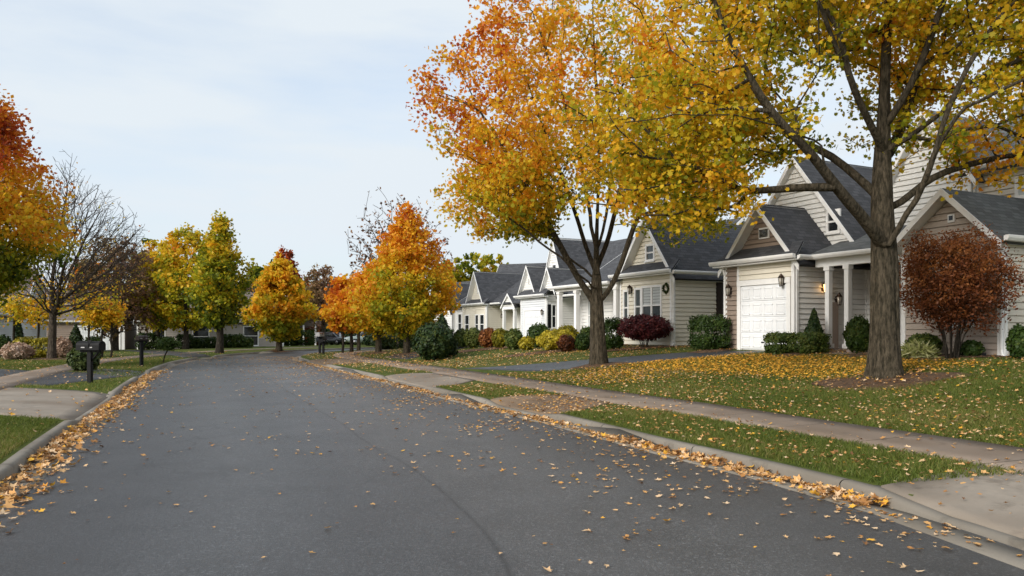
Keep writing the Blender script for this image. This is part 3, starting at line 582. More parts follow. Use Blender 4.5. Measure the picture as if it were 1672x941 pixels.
# rust-coloured japanese maple shrub with many stems
x,y=(1555-CX)/F*18.0,18.0;t=Tree('japanese_maple','rust red multi stemmed maple shrub before the right wing',x,y,.05,BARKD)
D=y
for i in range(11):
    a=6.28*i/11;r=.45+.45*random.random();b=t.add((.13*math.cos(a),.13*math.sin(a),.02),0)
    t.path([(x+.35*r*math.cos(a),y+.35*r*math.sin(a),t.z+.6),(x+.9*r*math.cos(a),y+.9*r*math.sin(a),t.z+1.25)],b,.25,.02)
A=ell(420,(x,y,t.z+1.83),(1.3,1.2,1.2),.2,t.z+.55,lambda p:p[2]<t.z+.85-.3*math.hypot(p[0]-x,p[1]-y) )
t.fill(A,.3,.3,.03,.6,.04)
t.rb=.095;t.wood(.0035,0,'stem')
t.crown(62,.13,.062,lambda P:.42+.22*ss(.9,2.6,P[:,2])+.2*np.sin(P[:,0]*7)*np.sin(P[:,2]*9+1),JAPM,.5,asp=.3)
# variegated grass clump
x,y=(1499-CX)/F*18.7,18.7;root=empty('ornamental_grass',(x,y,z1(x,y)),0,'pale striped ornamental grass clump right of the big trunk','plant')
n=900;a=R.random(n)*6.283;k=R.random(n)**.6;P=np.c_[np.cos(a)*k*.38,np.sin(a)*k*.38,.08+.36*R.random(n)*(1-.45*k)];leaves('blades',P,.26,.5+.3*R.standard_normal(n),STRIP,root,.1,.06,None,np.c_[np.cos(a)*k,np.sin(a)*k,.9-.8*k])
# ------------------------------------------------------------------ houses
class House:
    def __init__(s,name,label,x,y,z,rot,cat='house',group=None):
        s.root=empty(name,(x,y,z),math.radians(rot),label,cat,group);s.m={}
    def mb(s,part,mat,new=False):
        if new or part in ('wall','roof','corner_board','rake_trim'): s.k=getattr(s,'k',0)+1;key=(part,mat.name,s.k)
        else: key=(part,mat.name,0)
        return s.m.setdefault(key,(MB(),mat))[0]
    def done(s):
        for (p,_,_),(m,mat) in s.m.items(): m.build(p,mat,s.root)
    def fr(s,p0,p1):
        d=Vector((p1[0]-p0[0],p1[1]-p0[1],0));L=d.length;d/=L;n=Vector((d.y,-d.x,0));o=Vector((p0[0],p0[1],0))
        return (lambda a,q,z:o+d*a+n*q+Vector((0,0,z))),L
    def wall(s,p0,p1,z0,z1,mat,holes=(),apex=None,h=.165,corner=True):
        T,L=s.fr(p0,p1);m=s.mb('wall',mat)
        pts=[T(0,0,z0),T(L,0,z0),T(L,0,z1)]+([T(apex[0],0,apex[1])] if apex else [])+[T(0,0,z1)];m.face(pts)
        zt=apex[1] if apex else z1
        def lim(z):
            if z<=z1 or not apex:return 0,L
            t=(z-z1)/(apex[1]-z1);return apex[0]*t,L+(apex[0]-L)*t
        z=z0
        while z<zt-.02:
            zb,zu=z,min(z+h,zt);a,b=lim(zb);c,d=lim(zu);iv=[(0.,1.)]
            for (h0,h1,y0,y1) in holes:
                if zu>y0+.03 and zb<y1-.03 and b>a:
                    q0,q1=(h0-a)/(b-a),(h1-a)/(b-a);iv=[r for i0,i1 in iv for r in ((i0,min(i1,q0)),(max(i0,q1),i1)) if r[1]-r[0]>.002]
            for i0,i1 in iv:
                zg=zb+.028;A=T(a+(b-a)*i0,.052,zg);B=T(a+(b-a)*i1,.052,zg);C=T(c+(d-c)*i1,.03,zu);E=T(c+(d-c)*i0,.03,zu)
                m.face([A,B,C,E]);m.face([T(a+(b-a)*i0,.0,zg),T(a+(b-a)*i1,.0,zg),B,A]);m.face([T(c+(d-c)*i0,.0,zu),T(c+(d-c)*i1,.0,zu),C,E])
            z+=h
        if corner:
            for a in ((0,.09),(L-.09,L)): s.mb('corner_board',TRIM).box((a[0],0,z0),(a[1],.066,z1),T)
    def window(s,p0,p1,a0,a1,z0,z1,lights=1,pane=None,blind=0,shut=None,name='window'):
        T,L=s.fr(p0,p1);m=MB();w=.09
        for b in (((a0-w,0,z0-w),(a0,.065,z1+w)),((a1,0,z0-w),(a1+w,.065,z1+w)),((a0,0,z1),(a1,.065,z1+w)),((a0-w-.02,0,z0-w-.03),(a1+w+.02,.10,z0-w+.03))): m.box(*b,T)
        m.box((a0,0,z0-w+.03),(a1,.06,z0),T)
        W_=(a1-a0)/lights
        for i in range(1,lights): m.box((a0+W_*i-.05,.012,z0),(a0+W_*i+.05,.06,z1),T)
        m.box((a0,.012,(z0+z1)/2-.03),(a1,.05,(z0+z1)/2+.03),T)
        o=m.build(name,TRIM,s.root);g=MB();g.box((a0,.008,z0),(a1,.016,z1),T);g.build('pane',pane or PANE,o)
        if blind:
            b=MB();k=12
            for i in range(int(k*blind)):
                zz=z1-(i+1)*(z1-z0)/k;b.box((a0+.02,.017,zz+.01),(a1-.02,.024,zz+(z1-z0)/k-.006),T)
            b.build('blind',BLIND,o)
        if shut:
            for c0,c1 in ((a0-w-.36,a0-w-.02),(a1+w+.02,a1+w+.36)):
                q=MB();q.box((c0,.02,z0-.05),(c1,.06,z1+.05),T)
                for zz in np.arange(z0+.03,z1,.08): q.box((c0+.05,.06,zz),(c1-.05,.075,zz+.05),T)
                q.build('shutter',shut,s.root)
        return o
    def garage(s,p0,p1,a0,a1,h,rows=4,cols=4):
        T,L=s.fr(p0,p1);m=MB();m.box((a0,.005,.02),(a1,.02,h),T);g=.012
        for r in range(rows):
            z0=.02+r*(h-.02)/rows;z1=z0+(h-.02)/rows
            m.box((a0+.01,.02,z0+.035),(a1-.01,.045,z1),T)
            for c in range(cols):
                w=(a1-a0)/cols;x0=a0+c*w+.07;x1=a0+(c+1)*w-.07
                for b in (((x0,z0+.09),(x1,z0+.12)),((x0,z1-.12),(x1,z1-.09)),((x0,z0+.09),(x0+.03,z1-.09)),((x1-.03,z0+.09),(x1,z1-.09))): m.box((b[0][0],.045,b[0][1]),(b[1][0],.063,b[1][1]),T)
                m.box((x0+.06,.045,z0+.16),(x1-.06,.058,z1-.16),T)
        o=m.build('garage_door',DOORW,s.root);k=MB();k.box(((a0+a1)/2-.06,.034,.25),((a0+a1)/2+.06,.07,.29),T);k.build('handle',BLACK,o)
        f=MB()
        for b in (((a0-.15,0,0),(a0,.07,h+.02)),((a1,0,0),(a1+.15,.07,h+.02)),((a0-.15,0,h+.02),(a1+.15,.085,h+.2))): f.box(*b,T)
        f.build('door_frame',TRIM,s.root)
    def door(s,p0,p1,a0,a1,h,mat=None):
        T,L=s.fr(p0,p1);m=MB();m.box((a0,.005,0),(a1,.03,h),T)
        for r0,r1 in ((.2,.85),(1.0,1.85)):
            for c in (0,1):
                x0=a0+.1+c*(a1-a0-.1)/2;x1=x0+(a1-a0)/2-.15;m.box((x0,.03,r0),(x1,.045,r1),T)
        o=m.build('door',mat or TRIM,s.root);k=MB();k.box((a0+.06,.03,.98),(a0+.1,.09,1.06),T);k.build('handle',BRONZE,o)
        f=MB()
        for b in (((a0-.1,0,0),(a0,.06,h)),((a1,0,0),(a1+.1,.06,h)),((a0-.1,0,h),(a1+.1,.07,h+.12))): f.box(*b,T)
        f.build('door_frame',TRIM,s.root)
    def lantern(s,p0,p1,a,z,lit=None):
        T,L=s.fr(p0,p1);m=MB();m.box((a-.05,.03,z-.12),(a+.05,.05,z+.12),T);m.tube([T(a,.05,z+.1),T(a,.12,z+.2),T(a,.17,z+.17)],.012,6)
        for zz,r in ((z+.1,.095),(z-.17,.06)): m.tube([T(a,.17,zz),T(a,.17,zz+.03)],r,8)
        m.tube([T(a,.17,z+.13),T(a,.17,z+.24)],[.09,.01],8)
        for q in range(4):
            b=.785+q*1.571;m.tube([T(a+.085*math.cos(b),.17+.085*math.sin(b),z+.1),T(a+.05*math.cos(b),.17+.05*math.sin(b),z-.15)],.008,4)
        o=m.build('wall_lantern',BRONZE,s.root);g=MB();g.tube([T(a,.17,z-.13),T(a,.17,z+.1)],[.042,.07],8);g.build('lamp_glass',lit or LGLASS,o)
    def roofq(s,q,mat=None,t=.09):
        s.mb('roof',mat or ROOF).slab(q,t);q=[Vector(p) for p in q];n=(q[1]-q[0]).cross(q[3]-q[0]).normalized();n=n if n.z>0 else -n
        s.mb('soffit',TRIM,True).face([p-n*(t+.012) for p in q])
    def gable_y(s,x0,x1,y0,y1,ze,ax,za,mat=None,over=.32,front=.32,trim=.2,back=0):
        for xe,sg in ((x0,-1),(x1,1)):
            sl=(za-ze)/abs(ax-xe);xo=xe+sg*over;zo=ze-sl*over+.06;y=y0-front
            s.roofq([(xo,y,zo),(xo,y1+back,zo),(ax,y1+back,za+.06),(ax,y,za+.06)],mat)
            m=s.mb('rake_trim',TRIM);dz=Vector((0,0,-trim))
            A=Vector((xo,y-.035,zo-.0));B=Vector((ax,y-.035,za+.06));k=Vector((0,.03,0))
            m.idx([A,B,B+dz,A+dz,A+k,B+k,B+dz+k,A+dz+k],[(0,1,2,3),(7,6,5,4),(0,4,5,1),(3,2,6,7),(0,3,7,4),(1,5,6,2)],False)
    def gable_x(s,x0,x1,y0,y1,ze,ay,za,mat=None,over=.3,ends=.3):
        for ye,sg in ((y0,-1),(y1,1)):
            sl=(za-ze)/abs(ay-ye);yo=ye+sg*over;zo=ze-sl*over+.06
            s.roofq([(x0-ends,yo,zo),(x1+ends,yo,zo),(x1+ends,ay,za+.06),(x0-ends,ay,za+.06)],mat)
            m=s.mb('rake_trim',TRIM);dz=Vector((0,0,-.2))
            for xe,kx in ((x0-ends-.035,.03),(x1+ends+.005,.03)):
                A=Vector((xe,yo,zo));B=Vector((xe,ay,za+.06));k=Vector((kx,0,0))
                m.idx([A,B,B+dz,A+dz,A+k,B+k,B+dz+k,A+dz+k],[(0,1,2,3),(7,6,5,4),(0,4,5,1),(3,2,6,7),(0,3,7,4),(1,5,6,2)],False)
    def pent(s,x0,x1,y,z0,d=.38,dep=.35,h=.42,mat=None):
        s.roofq([(x0-d,y-dep,z0),(x1+d,y-dep,z0),(x1+.05,y+.28,z0+h),(x0-.05,y+.28,z0+h)],mat,.06)
        s.mb('soffit',TRIM).box((x0-d+.02,y-dep+.02,z0-.14),(x1+d-.02,y,z0-.1))
    def gutter(s,a,b,z):
        a=Vector((*a,z));b=Vector((*b,z));d=(b-a).normalized();n=Vector((d.y,-d.x,0));m=MB()
        pr=[(0,0),(.11,.02),(.125,.0),(.12,-.05),(.08,-.11),(0,-.12)];q=[a+n*x+Vector((0,0,y)) for x,y in pr]+[b+n*x+Vector((0,0,y)) for x,y in pr]
        m.idx(q,[(i,(i+1)%6,6+(i+1)%6,6+i) for i in range(6)]+[tuple(range(6)),tuple(range(11,5,-1))],False);m.build('gutter',TRIM,s.root)
    def spout(s,x,y,zt,out,zb=.1):
        o=Vector((*out,0));p=Vector((x,y,0));m=MB();u=lambda q,z:p+o*q+Vector((0,0,z))
        m.tube([u(.36,zt),u(.34,zt-.12),u(.08,zt-.32),u(.08,zt-.5),u(.08,zb+.15),u(.12,zb+.04),u(.45,zb-.04)],.045,8);m.build('downspout',TRIM,s.root)
    def column(s,x,y,z0,z1,r=.1):
        m=MB();m.box((x-r,y-r,z0+.12),(x+r,y+r,z1-.1));m.box((x-r-.04,y-r-.04,z0),(x+r+.04,y+r+.04,z0+.13));m.box((x-r-.03,y-r-.03,z1-.12),(x+r+.03,y+r+.03,z1));m.build('column',TRIM,s.root)
    def vent(s,x,y,z,w=.18,h=.5):
        m=MB();m.box((x-w,y-.05,z-h/2),(x+w,y-.0,z+h/2));o=m.build('gable_vent',TRIM,s.root);k=MB()
        for i in range(6):k.box((x-w+.04,y-.07,z-h/2+.05+i*(h-.1)/6),(x+w-.04,y-.05,z-h/2+.08+i*(h-.1)/6))
        k.build('louver',PANED,o)
LGLASS=plain('lantern_glass',(.45,.42,.36),.15,.1)
k=N('lit_lamp');e=k.n('Emission',Strength=2.2);e.inputs[0].default_value=(1,.55,.18,1);o=k.n('OutputMaterial');k.l(e.outputs[0],o.inputs[0]);LIT=k.m
ROT=-63.4
# house 1: near right, garage wing + porch + right wing + two storeys behind
h=House('house','beige sided house with white single garage door behind the big maple',8.76,23.7,.95,ROT)
fp=((-3.02,0),(0,0))
h.wall((-3.02,0),(-2.46,0),0,2.95,TAUPE,corner=False);h.wall((-2.46,0),(0,0),0,2.95,CREAM,[(.0,2.36,0,2.32)])
h.mb('corner_board',TRIM).box((-3.06,-.04,0),(-2.97,.0,2.95))
h.garage((-2.46,0),(0,0),.16,2.18,2.12)
h.lantern((-3.02,0),(0,0),.25,2.0);h.lantern((-3.02,0),(0,0),2.62,2.2)
h.wall((0,0),(0,3.2),0,2.95,WHITES);h.wall((-3.02,6),(-3.02,0),0,2.95,CREAM)
h.wall((-2.66,.27),(-.38,.27),3.35,3.36,TAUPE,(),(1.14,4.70),corner=False);h.vent(-1.5,.24,3.85,.22,.36)
h.pent(-3.02,0,0,2.95,.36,.36,.5);h.gable_y(-3.02,0,.1,7.5,2.95,-1.52,4.75,None,.28,.22)
h.gutter((-3.4,-.36),(.36,-.36),2.98);h.gutter((.36,-.3),(.36,2.3),2.94)
h.spout(-.02,-.03,2.9,(.25,-.3),.06)
h.spout(-3.05,-.03,2.9,(-.2,-.2),.06)
# gable behind the garage
h.wall((-4.6,2.1),(1.0,2.1),2.9,2.95,WHITES,[(4.0,4.55,3.8,4.6)],(2.75,6.5),corner=False);h.window((-4.6,2.1),(1.0,2.1),4.08,4.46,3.9,4.5,1,PANED)
h.gable_y(-4.6,1.0,2.1,11,2.95,-1.85,6.56,None,.06,.25)
h.wall((-4.4,11),(-4.4,3.4),0,2.95,CREAM)
# porch
h.wall((0,3.2),(3.5,3.2),0,3.0,WHITES,[(.45,1.5,0,2.2)],corner=False);h.door((0,3.2),(3.5,3.2),.5,1.4,2.1);h.window((0,3.2),(3.5,3.2),1.9,2.7,.9,2.1,1,PANED)
h.roofq([(-.05,.35,2.93),(3.45,.35,2.93),(3.45,3.3,3.95),(-.05,3.3,3.95)],ROOFG,.07)
h.mb('porch_beam',TRIM).box((.3,.55,2.6),(3.45,.72,2.86));h.mb('porch_beam',TRIM).box((.03,.45,2.86),(3.45,.8,2.9))
h.gutter((-.02,.34),(3.42,.34),2.95)
for cx in (.72,1.42,3.3): h.column(cx,.64,.12,2.6,.075)
h.mb('porch_floor',CONC).box((.05,.45,-.3),(3.45,3.17,.1))
for i in range(3): h.mb('step',BRICK).box((.95,.42-.3*(i+1),-.4),(2.2,.42-.3*i,.04-.13*i-.004*i))
h.mb('pillar',TAUPE).box((.0,1.25,0),(.14,1.75,1.55));h.lantern((0,0),(0,3.2),1.15,2.0,LIT);h.lantern((0,0),(0,3.2),1.75,1.62)
# right wing
h.wall((3.5,.3),(6.12,.3),0,2.95,TAUPEL,[(1.3,2.05,.75,1.85)],(1.38,4.02));h.window((3.5,.3),(6.12,.3),1.35,2.0,.85,1.8,1,PANED);h.vent(4.88,.27,3.5,.09,.2)
h.wall((6.12,.3),(6.12,3.6),0,2.95,BEIGE);h.wall((3.5,3.2),(3.5,.3),0,2.95,BEIGE)
h.gable_y(3.5,6.12,.3,3.7,2.95,4.88,4.18,ROOFG,.24,.45,.19);h.gutter((6.38,-.1),(6.38,3.4),2.88);h.spout(6.1,.27,2.8,(.25,-.15),.06)
# two-storey body
h.wall((.7,3.5),(3.35,3.5),2.9,5.35,WHITES,(),(1.32,7.3));h.gable_y(.7,3.35,3.5,9.5,5.35,2.02,7.35,ROOFG,.3,.3)
h.wall((3.35,3.7),(9.5,3.7),0,5.4,BEIGE,[(1.1,1.9,4.3,4.95),(3.2,4.2,3.6,4.9),(3.2,4.2,.9,2.2)]);h.window((3.35,3.7),(9.5,3.7),3.25,4.15,3.7,4.85,2);h.window((3.35,3.7),(9.5,3.7),3.25,4.15,.95,2.15,2)
h.window((3.35,3.7),(9.5,3.7),1.2,1.75,4.4,4.85,1,BLIND)
h.gable_x(3.0,9.5,3.7,10.5,5.4,7.1,7.9,ROOFG);h.gutter((3.2,3.4),(9.7,3.4),5.4);h.wall((9.5,3.7),(9.5,10.5),0,5.4,BEIGE,(),(3.4,7.8));h.spout(3.35,3.66,5.3,(0,-1),3.2)
h.wall((9.5,10.5),(-4.4,10.5),0,2.9,BEIGE)
h.done()
m=MB();q=h.root
m.tube([(6.0,-.15,.05),(5.3,-.5,.02),(4.6,-.75,-.04)],[.07,.065,.07],8);m.build('drain_extension',BLACK,h.root)
# house 2: cream
h=House('house','cream sided house with triple window and green wreath',6.29,30.0,1.0,ROT)
h.wall((-3.5,0),(0,0),0,2.95,CREAM,[(1.05,2.9,.75,2.45),(.2,.6,.75,2.3)]);h.window((-3.5,0),(0,0),1.62,2.8,.9,2.35,2,None,.5);h.window((-3.5,0),(0,0),1.12,1.45,.9,2.3,1,None,.0);h.window((-3.5,0),(0,0),.3,.55,.9,2.25,1)
h.wall((0,0),(0,7.5),0,2.95,CREAM,[(2.5,3.2,.9,2.6)]);h.window((0,0),(0,7.5),2.62,3.1,1.0,2.5,1,None,.5,DARKW)
h.wall((-3.2,.27),(-.3,.27),3.3,3.31,CREAM,[(1.15,1.75,3.5,4.15)],(1.45,5.12),corner=False);h.window((-3.2,.27),(-.3,.27),1.22,1.68,3.55,4.1,1,None,0)
h.pent(-3.5,0,0,2.95,.34,.34,.48);h.gable_y(-3.5,0,.1,9,2.95,-1.75,5.2,None,.3,.22)
h.gutter((-3.84,-.34),(.34,-.34),2.98);h.gutter((.36,-.3),(.36,7.4),2.92);h.spout(-.02,.02,2.9,(.3,-.2),.06)
h.wall((-9,1.4),(-3.5,1.4),0,2.85,WHITES,[(.6,1.6,.5,2.2),(3.2,4.2,0,2.2)]);h.window((-9,1.4),(-3.5,1.4),.7,1.5,.6,2.1,1,BLIND);h.window((-9,1.4),(-3.5,1.4),2.1,2.9,.6,2.1,1,BLIND);h.door((-9,1.4),(-3.5,1.4),3.9,4.75,2.1)
h.roofq([(-9.2,-.35,2.75),(-3.3,-.35,2.75),(-3.3,1.6,3.5),(-9.2,1.6,3.5)],None,.07);h.gable_x(-9,-3.0,1.4,9,2.9,5.2,5.3)
for cx in (-8.6,-7.0,-5.4,-3.7): h.column(cx,-.1,0,2.5,.1)
h.mb('porch_beam',TRIM).box((-8.9,-.2,2.5),(-3.55,.0,2.72));h.gutter((-9.2,-.35),(-3.86,-.35),2.74);h.mb('porch_floor',CONC).box((-8.9,-.3,-.3),(-3.55,1.37,.06));h.lantern((-9,1.4),(-3.5,1.4),5.2,2.0)
h.lantern((-3.5,0),(0,0),.85,2.3)
h.wall((-9,9),(-9,1.4),0,2.9,WHITES,(),(3.8,5.2));h.done()
T,_=h.fr((-3.5,0),(0,0));a=np.linspace(0,2*np.pi,160);P=[];wr=empty('wreath',(6.29,30,1.0),math.radians(ROT),'green wreath hung right of the triple window','wreath')
wp=np.c_[-.32+.15*np.cos(a)+.03*R.standard_normal(160),np.full(160,-.07)+.02*R.standard_normal(160),2.28+.17*np.sin(a)+.03*R.standard_normal(160)];leaves('foliage',wp,.07,.3+.2*R.standard_normal(160),BUSH,wr)
m=MB();m.tube([(-.32+.15*math.cos(q),-.06,2.28+.17*math.sin(q)) for q in np.linspace(0,6.283,25)],.02,5);m.build('ring',DARKW,wr)
# house 3: white garage with stacked gables
h=House('house','white house with three stacked pointed gables and garage',2.33,52,.93,ROT)
h.wall((-3.7,0),(0,0),0,3.15,GREYS,[(.5,3.1,0,2.15)]);h.garage((-3.7,0),(0,0),.62,2.98,2.05);h.lantern((-3.7,0),(0,0),3.35,1.9)
h.pent(-3.7,0,0,3.1,.36,.36,.5)
h.wall((0,0),(0,3),0,3.1,WHITES,[(.35,.95,.7,2.6)]);h.window((0,0),(0,3),.45,.7,.9,2.4,1,PANED,0,BLACK)
h.wall((0,3),(3.6,3),0,3.1,WHITES);h.wall((3.6,3),(3.6,9),0,3.1,WHITES)
h.wall((-4.1,.3),(-1.8,.3),3.45,3.46,WHITES,(),(1.15,5.2),corner=False);h.gable_y(-4.15,-1.75,.2,6,3.4,-2.95,5.25,None,.12,.2,.16);h.vent(-2.95,.27,4.2,.08,.5)
h.wall((-.85,.3),(1.0,.3),3.35,3.36,WHITES,(),(.925,4.83),corner=False);h.gable_y(-.9,1.05,.2,5,3.3,.08,4.9,None,.12,.2,.16)
h.wall((-3.0,1.6),(-.3,1.6),4.0,4.01,WHITES,[(1.1,1.6,4.3,5.4)],(1.35,7.1),corner=False);h.window((-3.0,1.6),(-.3,1.6),1.15,1.6,4.3,5.3,1,PANED);h.gable_y(-3.1,-.2,1.6,10,3.8,-1.65,7.2,None,.1,.2,.16)
h.gable_x(-3.2,12,1.0,11,3.1,6,7.1);h.gutter((.4,.7),(12.2,.7),3.05)
h.wall((-3.7,9),(-3.7,0),0,3.1,WHITES);h.wall((3.6,2.4),(12,2.4),0,3.0,WHITES,[(1,2,.8,2.2)]);h.window((3.6,2.4),(12,2.4),1.0,2.0,.8,2.2,2)
h.wall((12,1.2),(12,10.5),0,3.1,WHITES,(),(4.7,7));h.gutter((-4.05,-.36),(.36,-.36),3.14);h.spout(-.02,.02,3.0,(.3,-.2),.06)
for cx in (3.9,5.6): h.column(cx,1.2,0,2.85,.1)
h.done()
# house 4: cream with bay windows and pedimented porch
h=House('house','cream house with one pointed gable and dark bay windows',-2.22,66,.95,ROT)
h.wall((-5.2,0),(0,0),0,3.0,CREAM,[(.6,1.6,.5,2.6),(3.0,4.9,.3,2.5)])
for a0,a1 in ((.7,1.5),(3.0,3.6),(4.0,4.8)): h.window((-5.2,0),(0,0),a0,a1,.4,2.0,1,PANED)
h.wall((0,0),(0,2.6),0,3.0,CREAM);h.wall((0,2.6),(4.0,2.6),0,3.0,WHITES,[(1.6,2.4,0,2.2)]);h.door((0,2.6),(4.0,2.6),1.6,2.4,2.1,DARKW);h.window((0,2.6),(4.0,2.6),2.8,3.5,.8,2.1,1,PANED)
h.wall((-4.0,.3),(-.7,.3),3.3,3.31,CREAM,(),(1.65,5.8),corner=False);h.vent(-2.35,.27,4.3,.1,.8);h.gable_y(-4.15,-.55,.15,9,3.1,-2.35,5.85,None,.14,.3,.18)
h.pent(-5.2,0,0,3.0,.34,.34,.45);h.gable_x(-9,5.5,.6,10,3.0,5.2,5.75);h.gutter((-5.5,-.34),(.34,-.34),3.03);h.gutter((.3,.3),(2.2,.3),3.0)
h.wall((2.3,.5),(4.5,.5),2.65,2.66,WHITES,(),(1.1,3.5),corner=False);h.gable_y(2.3,4.5,.5,4,2.7,3.4,3.65,None,.2,.15,.16);h.mb('porch_beam',TRIM).box((2.2,.45,2.4),(4.6,.62,2.64))
for cx in (2.4,4.4): h.column(cx,.55,0,2.42,.11)
h.lantern((0,0),(0,2.6),1.4,1.9)
h.wall((-9,.9),(-5.2,.9),0,3.0,WHITES,[(.6,1.5,.5,2.4),(2.2,3.2,.5,2.4)]);h.window((-9,.9),(-5.2,.9),.7,1.4,.5,2.2,1,PANED);h.window((-9,.9),(-5.2,.9),2.3,3.1,.5,2.2,1,PANED)
h.wall((5.5,.6),(5.5,10),0,3.0,WHITES,(),(4.6,5.7));h.wall((-9,10),(-9,.6),0,3.0,WHITES,(),(4.8,5.7));h.done()
def cottage(label,x,y,z,rot,wd,dp,ze,rise,wm,rm,ridge='x',fronts=(),garage=None,group=None,chim=None):
    h=House('house',label,x,y,z,rot,'house',group);holes=[(a,b,c,d) for a,b,c,d in fronts]+([(garage[0]-.1,garage[1]+.1,0,2.2)] if garage else [])
    gab=((wd/2,ze+rise) if ridge=='y' else None,(dp/2,ze+rise) if ridge=='x' else None)
    h.wall((0,0),(wd,0),0,ze,wm,holes,gab[0]);h.wall((wd,0),(wd,dp),0,ze,wm,(),gab[1]);h.wall((wd,dp),(0,dp),0,ze,wm,(),gab[0]);h.wall((0,dp),(0,0),0,ze,wm,(),gab[1])
    for a,b,c,d in fronts: h.window((0,0),(wd,0),a,b,c,d,1,PANED)
    if garage:h.garage((0,0),(wd,0),garage[0],garage[1],2.1)
    if ridge=='x':h.gable_x(0,wd,0,dp,ze,dp/2,ze+rise,rm);h.gutter((-.3,-.3),(wd+.3,-.3),ze)
    else:h.gable_y(0,wd,0,dp,ze,wd/2,ze+rise,rm,back=.3)
    if chim:h.mb('chimney',BRICK).box((chim-.35,dp/2-.3,ze+rise-.4),(chim+.35,dp/2+.3,ze+rise+.8))
    return h
h=cottage('dark roofed house beyond the cream gabled house',-9.5,82,.5,ROT+10,11,9,3.0,3.4,WHITES,ROOF,'x',((1,2,.8,2.2),(7,8,.8,2.2)));h.gable_y(3,6.4,-.4,5,3.0,4.7,6.0,ROOF,.2,.3,.18);h.wall((3.1,-.3),(6.3,-.3),0,3,WHITES,(),(1.6,5.8));h.done()
h=cottage('distant house with only its dark roof showing over the gables',-2.8,90,.9,-20,12,9,3.9,4.9,WHITES,ROOF,'x',((2,3,1,2.4),),None,None,9);h.done()
# houses across the street
h=cottage('low taupe house with white garage door behind the saplings',-44.5,66.5,-.25,16,9.5,9,2.7,2.9,TAUPE,ROOFB,'x',((1,2.0,.8,2.1),),(5.9,8.6));h.column(9.8,-.25,0,2.6,.12);h.done()
h=cottage('long pale house behind the olive trees',-33.5,68.5,-.25,20,12.5,9,2.7,2.9,PALE,ROOFB,'x',((1.2,2.2,.3,2.2),(4.6,5.9,.3,2.3),(9.,10.2,.5,2.2)));h.done()
h=cottage('small white house with dark porch by the far bend',-30.5,83,-.15,24,5.5,8,3.0,2.4,WHITES,ROOFB,'x',((1.1,1.9,.9,2.2),));h.door((0,0),(5.5,0),3.2,4.1,2.1)
h.roofq([(5.5,-.3,2.9),(9.2,-.3,2.9),(9.2,3,3.7),(5.5,3,3.7)],ROOFB,.08)
for cx in (6.2,7.7,9.0): h.column(cx,-.1,0,2.8,.08)
h.wall((5.5,3),(9.2,3),0,3.6,TAUPE,[(1,2,0,2)],corner=False);h.door((5.5,3),(9.2,3),1.1,2.0,2.05,DARKW);h.done()
h=cottage('pale grey house behind the bare grey tree trunk',-41.5,50.0,-.15,20,8.0,8,2.9,3.4,GREYS,ROOFB,'x',((1,1.9,.8,2.1),(4.2,4.9,1.2,2.3)));h.mb('corner_pilaster',TRIM).box((6.2,-.12,0),(6.9,-.05,2.8));h.done()
h=cottage('taupe house with white corner at the left frame edge',-39.5,44.0,-.1,20,6.8,6,2.9,3.0,TAUPE,ROOFB,'x',((1,1.9,.8,2.1),));h.mb('corner_pilaster',TRIM).box((6.2,-.12,0),(6.75,-.05,2.8));h.done()
# ------------------------------------------------------------------ mailboxes, cars, stones
def mailbox(name,label,px,py,h,rz,L=.55,r=.13,group=None,boxm=None,y=None):
    if y is None:x,y,z=gp(px,py)
    else:x=(px-CX)/F*y;z=z1(x,y)
    root=empty(name,(x,y,z),rz,label,'mailbox',group)
    m=MB();m.box((-.055,-.055,-.2),(.055,.055,h-.22));m.box((-.28,-.04,h-.27),(.30,.04,h-.21));m.tube([(.25,0,h-.27),(.03,0,h-.52)],.025,6);m.build('post',BLACK,root)
    m=MB();pr=[(-r,0),(-r,r*.9)]+[(-r*math.cos(a),r*.9+r*.75*math.sin(a)) for a in np.linspace(.2,2.94,9)]+[(r,r*.9),(r,0)];n=len(pr)
    vs=[(x,p,h-.21+q) for x in (-L*.48,L*.52) for p,q in pr];m.idx(vs,[(i,(i+1)%n,n+(i+1)%n,n+i) for i in range(n)]+[tuple(range(n)),tuple(range(2*n-1,n-1,-1))],False)
    b=m.build('box',boxm or BLACK,root);d=MB();d.idx([(x,p*1.04,h-.212+q*1.03) for x in (L*.52,L*.55) for p,q in pr],[(i,(i+1)%n,n+(i+1)%n,n+i) for i in range(n)]+[tuple(range(n)),tuple(range(2*n-1,n-1,-1))],False);d.box((L*.55,-.03,h-.02),(L*.58,.03,h+.01))
    d.build('door',boxm or BLACK,b);f=MB();f.box((.05,-r-.022,h-.12),(.07,-r-.008,h+.06));f.box((.05,-r-.024,h+.02),(.16,-r-.008,h+.07));f.build('flag',BLACK,b)
    k=MB();k.box((-.16,-r-.012,h-.15),(-.05,-r-.002,h-.12));k.box((.1,-r-.012,h-.15),(.17,-r-.002,h-.12));k.build('number_plate',STEEL,b);return root
GM='curbside mailboxes'
mailbox('mailbox','large black mailbox on a black post on the near left verge',147,626,1.13,math.radians(-6),.66,.15,GM)
mailbox('mailbox','dark mailbox on a post farther along the left curb',231,599,1.28,math.radians(60),.4,.12,GM,DARKW)
mailbox('mailbox','grey topped mailbox at the far right curb bend',522,578,1.3,math.radians(70),.5,.16,GM,STEEL)
mailbox('mailbox','low dark mailbox partly hidden beside the grey topped one',528,578,.95,math.radians(70),.4,.12,GM)
